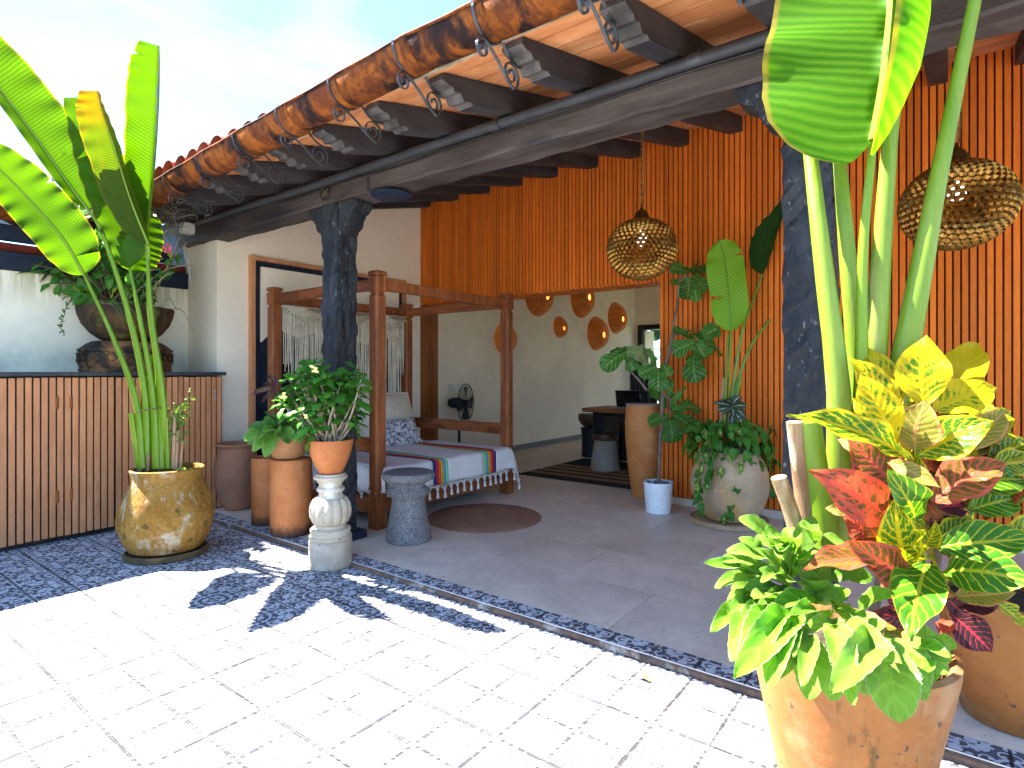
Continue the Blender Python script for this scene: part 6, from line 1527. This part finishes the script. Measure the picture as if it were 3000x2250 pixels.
# ---------------------------------------------------------------- croton
cr = thing('croton', tuple(at(2640, 1760, d=1.6)), 'croton with big yellow, green and red patterned leaves in the ochre pot', 'shrub')
K = CR(2000, 750, 2.212); KB = CR(2000, 1500, 2.212); DC = 1.43; rk = random.Random(19)
stem_top = K(1500, 1330, DC)
for a in ((2560, 1790, 1500, 1330), (2640, 1790, 1640, 1560), (2720, 1780, 1800, 1500)):
    mb = MB(); mb.tube(spline([at(a[0], a[1], d=1.6), K((a[0] - 2000) * 2.212 * .5 + a[2] * .5, 1700, 1.58), K(a[2], a[3], DC + .04)], 8), [.013, .012, .012, .011, .011, .01, .01, .009, .008], 8); mb.build('stem', M_BARK, cr, smooth=True)
CL = dict(Y=C_Y, YG=C_YG, YP=C_YP, G=C_G, R=C_R, RP=C_RP, D=C_D, P=C_P)
CLv = [
 (K, 1420, 1010, 1185, 580, 185, 'Y', .10), (K, 1405, 1020, 1103, 650, 190, 'Y', .05), (K, 1560, 985, 1585, 508, 285, 'Y', .02), (K, 1700, 965, 1942, 503, 235, 'YP', .06), (K, 1640, 990, 1720, 690, 200, 'Y', .08), (K, 1625, 1012, 2047, 820, 235, 'Y', -.02), (K, 1395, 1190, 1138, 780, 235, 'Y', .02), (K, 1600, 1030, 1640, 800, 160, 'YG', .1), (K, 1300, 1080, 1100, 920, 120, 'Y', .08),
 (K, 1470, 1315, 823, 978, 205, 'YG', -.08), (K, 1525, 1265, 1530, 955, 285, 'P', -.04), (K, 1520, 1312, 1988, 1045, 265, 'YG', -.1), (K, 1420, 1515, 1110, 1205, 300, 'R', .0), (K, 1380, 1690, 880, 1408, 290, 'RP', -.08), (K, 1640, 1590, 2068, 1298, 265, 'R', -.06), (K, 1880, 1265, 2095, 978, 175, 'P', .05), (K, 1950, 1150, 2010, 985, 130, 'YG', .1),
 (K, 1505, 1725, 1453, 1450, 245, 'G', -.14), (K, 1850, 1505, 2260, 1415, 235, 'G', -.02), (K, 1850, 1660, 2215, 1520, 205, 'G', .02), (K, 1320, 1330, 1665, 1490, 105, 'P', -.1), (K, 1980, 1330, 2260, 1170, 170, 'YG', .08), (K, 1990, 1370, 2300, 1300, 180, 'YG', .04), (K, 1420, 1520, 1190, 1255, 150, 'YG', .02), (K, 1640, 1500, 1560, 1340, 120, 'G', .06), (K, 1700, 1480, 1840, 1350, 170, 'R', .04), (K, 2050, 1250, 2150, 1120, 120, 'YG', .12),
 (K, 1620, 1600, 1840, 1460, 170, 'R', -.02), (K, 1660, 1640, 1850, 1600, 160, 'D', .02), (K, 1450, 1560, 1330, 1480, 140, 'D', .04), (K, 1080, 1660, 930, 1635, 70, 'P', .02), (K, 1280, 1240, 1000, 1170, 150, 'P', .1),
 (KB, 1455, 325, 1385, 12, 225, 'YG', -.12), (KB, 1640, 245, 2280, 130, 240, 'G', -.1), (KB, 1690, 385, 2225, 420, 290, 'G', -.16), (KB, 1560, 325, 1500, 760, 270, 'G', -.2), (KB, 1300, 345, 862, 275, 210, 'R', -.1), (KB, 1475, 445, 1128, 195, 225, 'R', -.08), (KB, 1735, 670, 2018, 908, 205, 'D', -.06), (KB, 1760, 560, 2160, 500, 150, 'P', -.06), (KB, 1760, 610, 2060, 590, 140, 'D', -.02), (KB, 1510, 690, 1368, 892, 230, 'P', -.06),
 (KB, 1240, 170, 1065, 40, 190, 'RP', .0), (KB, 1290, 200, 1180, 60, 130, 'R', -.02), (KB, 1600, 310, 1480, 110, 110, 'YG', -.14), (KB, 1560, 240, 1640, 95, 110, 'YG', -.1), (KB, 1650, 200, 1900, 30, 160, 'YG', .0), (KB, 1640, 160, 1750, 20, 140, 'D', .03), (KB, 1480, 640, 1300, 520, 150, 'D', .0), (KB, 1500, 620, 1390, 560, 110, 'R', -.04), (KB, 1700, 700, 1690, 790, 90, 'RP', -.06), (KB, 2010, 580, 2260, 740, 110, 'YG', .06), (KB, 1480, 700, 1260, 640, 130, 'D', -.02), (KB, 1700, 560, 1860, 700, 130, 'D', .0), (KB, 1450, 470, 1300, 470, 110, 'R', -.02)]
for i in range(44):                                   # smaller leaves filling the heart of the bush
    x0, y0 = rk.uniform(1400, 1900), rk.uniform(1050, 2050); a_ = rk.uniform(0, 6.283); ln_ = rk.uniform(220, 360)
    c = rk.choice(['Y', 'YG', 'YG', 'P'] if y0 < 1350 else ['R', 'RP', 'G', 'YG', 'D', 'P'] if x0 < 1650 else ['G', 'YG', 'G', 'R', 'P'])
    CLv.append((K, x0, y0, x0 + ln_ * math.cos(a_) + (80 if x0 > 1650 else -60), y0 + ln_ * math.sin(a_) * .8 - 60, rk.uniform(110, 190), c, rk.uniform(.04, .16)))
for i in range(34):
    x0, y0 = rk.uniform(1350, 2080), rk.uniform(1050, 2080); a_ = rk.uniform(0, 6.283); ln_ = rk.uniform(280, 420)
    c = rk.choice(['YG', 'YG', 'G', 'Y'] if y0 < 1350 else ['R', 'RP', 'YG', 'YG', 'P'] if x0 < 1650 else ['G', 'YG', 'YG', 'R', 'P'])
    CLv.append((K, x0, y0, x0 + ln_ * math.cos(a_) * .8 + (60 if x0 > 1700 else -40), y0 + ln_ * math.sin(a_) * .7 - 90, rk.uniform(150, 230), c, rk.uniform(.06, .2)))
for (q, x0, y0, x1, y1, w, c, dz) in CLv:
    a = q(x0, y0, DC + max(0, dz) * .5); b_ = q(x1, y1, DC + dz); up_ = 1 if y1 < y0 else .2
    pr = proto('ovate', CL[c], rk.uniform(.06, .22).__round__(1), .22, wave=.035, k=int(rk.random() * 3), n=14, m=3)
    leaf(pr, a, b_, tocam(a) + V((0, 0, .35)) + jit(.28, rk), w / 2.212 * DC / FPX * 1.14, cr)
# ---------------------------------------------------------------- toothed succulents in the two right pots
k2 = thing('toothed_succulent', tuple(at(2400, 1900, d=1.5)), 'mass of bright lime toothed succulents spilling over the ochre pot', 'plant')
r2 = random.Random(52); fsx = []
for (x0, y0, x1, y1, w, dz) in ((560, 130, 400, 30, 120, -.02), (620, 130, 560, 130, 90, -.04), (700, 290, 560, 120, 130, -.02), (760, 280, 840, 30, 150, .0), (700, 250, 680, 90, 90, .03), (900, 240, 1070, 170, 150, .02), (740, 250, 730, 60, 100, .05), (650, 240, 480, 150, 110, .02), (560, 300, 320, 215, 120, -.02), (520, 340, 280, 270, 120, -.04), (430, 400, 195, 300, 90, -.06), (480, 420, 235, 430, 110, -.06), (470, 500, 310, 540, 100, -.06), (420, 580, 225, 690, 120, -.08), (480, 620, 330, 820, 140, -.06), (600, 560, 430, 580, 130, -.08), (700, 640, 420, 830, 210, -.1), (760, 640, 450, 900, 190, -.1), (740, 660, 560, 930, 180, -.08), (720, 690, 650, 960, 200, -.05), (780, 790, 830, 1120, 210, -.08), (850, 880, 990, 1165, 200, -.06), (820, 800, 790, 1000, 110, -.1), (1100, 850, 1190, 1155, 190, -.03), (1310, 880, 1420, 1305, 270, -.08), (1330, 830, 1600, 1130, 220, -.04), (1290, 790, 1090, 1015, 170, -.18), (1060, 740, 800, 720, 100, -.1), (960, 720, 1080, 1020, 150, -.16), (990, 740, 1310, 860, 160, -.12), (900, 590, 640, 530, 150, -.1), (880, 590, 830, 370, 160, -.08), (950, 600, 790, 380, 130, -.02), (980, 650, 1020, 500, 130, -.06), (1150, 640, 1300, 500, 120, -.1), (1000, 660, 1160, 640, 130, -.14), (800, 540, 700, 390, 110, -.06), (700, 480, 560, 360, 110, -.06), (660, 440, 470, 330, 110, -.03), (620, 400, 600, 240, 110, .0), (740, 420, 650, 230, 120, .0), (820, 440, 860, 280, 120, .02), (900, 480, 960, 330, 120, .02), (700, 560, 560, 480, 100, -.08), (600, 500, 450, 450, 110, -.06), (860, 660, 780, 590, 100, -.12), (1450, 860, 1690, 880, 100, -.04), (1480, 900, 1600, 980, 140, -.04), (1200, 800, 1280, 700, 100, -.04), (520, 260, 440, 180, 90, .0), (600, 620, 480, 480, 120, -.1), (540, 700, 420, 700, 120, -.08), (660, 740, 500, 780, 130, -.1), (840, 300, 760, 180, 100, .04), (960, 420, 1100, 300, 120, .04), (760, 330, 880, 200, 110, .05), (1040, 1000, 1060, 1110, 80, -.05), (1380, 900, 1540, 1180, 130, -.01), (1480, 850, 1680, 1010, 150, -.04), (1540, 830, 1720, 930, 130, -.03), (1420, 860, 1570, 1190, 150, -.04), (1600, 830, 1760, 850, 110, -.03), (1500, 800, 1660, 780, 120, -.02), (1560, 840, 1640, 1060, 110, -.03)):
    fsx.append((x0, y0, x1, y1, w / 2.212 * 1.46 / FPX * .95, dz, r2.random() < .25))
L_KAL2 = leafmat('lime succulent leaf', (.11, .26, .02), (.14, .29, .03), n=5, slant=1.2, veinw=.2, midw=.012, base2=(.075, .21, .014), transl=.35, tcol=(1.3, 1.5, .4), edge=(.34, .50, .2), rough=.38, bmp=.1)
for i in range(46):
    a_ = r2.uniform(0, 6.283); q_ = r2.uniform(.15, .95); x0, y0 = 740 + 330 * q_ * math.cos(a_), 470 + 300 * q_ * math.sin(a_); ln_ = r2.uniform(110, 190)
    fsx.append((x0, y0, x0 + ln_ * (math.cos(a_) + r2.uniform(-.5, .3)), y0 + ln_ * (math.sin(a_) * .8 + r2.uniform(-.6, .3)), r2.uniform(70, 120) / 2.212 * 1.46 / FPX, r2.uniform(-.12, .03), r2.random() < .4))
succulent(k2, fsx, KB, 1.50, L_KAL, L_KAL2, r2, front=1.31)
k3 = thing('toothed_succulent', (fp2[0], fp2[1], .5), 'small clump of toothed succulents in the amber pot behind the croton', 'plant')
lst = [(2080, 640, 1890, 700, 110, -.1, 0), (2100, 640, 1960, 900, 150, -.12, 0), (2110, 660, 2060, 880, 160, -.12, 0), (2120, 640, 2150, 800, 150, -.14, 0), (2090, 620, 1950, 740, 130, -.14, 0), (2140, 620, 2270, 720, 120, -.1, 0), (2100, 600, 2020, 500, 120, .0, 0), (2150, 610, 2200, 480, 130, .0, 1), (2080, 640, 1870, 880, 110, -.05, 0), (2110, 650, 2130, 700, 120, -.2, 1), (2160, 640, 2330, 640, 120, -.1, 1)]
succulent(k3, [(a, b, c, d_, w / 2.212 * 2.5 / FPX * .95, dz, e) for a, b, c, d_, w, dz, e in lst], KB, 2.5, L_KAL2, L_KALM, r2)

# ---------------------------------------------------------------- of very many alike pieces the nearest stay single, the rest become one part
def limit_parts(t, name, keep=290):
    bpy.context.view_layer.update()
    ch = [o for o in t.children if o.name.split('.')[0] == name]
    if len(ch) <= keep: return
    ch.sort(key=lambda o: -max(o.dimensions) / max(.2, (o.matrix_world.translation - CAM).length))
    rest = ch[keep:]; mb = MB(); mats = []
    for o in rest:
        m = o.data.materials[0]
        if m not in mats: mats.append(m)
        mb.cur = mats.index(m); M = o.matrix_world; me = o.data
        ul = me.uv_layers.active
        fs = [list(p.vertices) for p in me.polygons]
        us = [[tuple(ul.data[k].uv) for k in p.loop_indices] for p in me.polygons] if ul else None
        mb.add([M @ v.co for v in me.vertices], fs, us)
        bpy.data.objects.remove(o)
    mb.build({'leaf': 'foliage', 'brick': 'brickwork'}.get(name, name), mats, t, smooth='all' if name == 'leaf' else False)['kind'] = 'stuff'
for a, b in (('flowering_shrub', 'leaf'), ('spurge_bush', 'leaf'), ('tiled_roof', 'brick'), ('trailing_vine', 'leaf')): limit_parts(bpy.data.objects[a], b)
for o in list(bpy.data.objects):
    if o.parent is None and o.type == 'EMPTY':
        n = {}
        for c in o.children: n[c.name.split('.')[0]] = n.get(c.name.split('.')[0], 0) + 1
        for k, v in n.items():
            if v > 300: print('MANY', o.name, k, v)
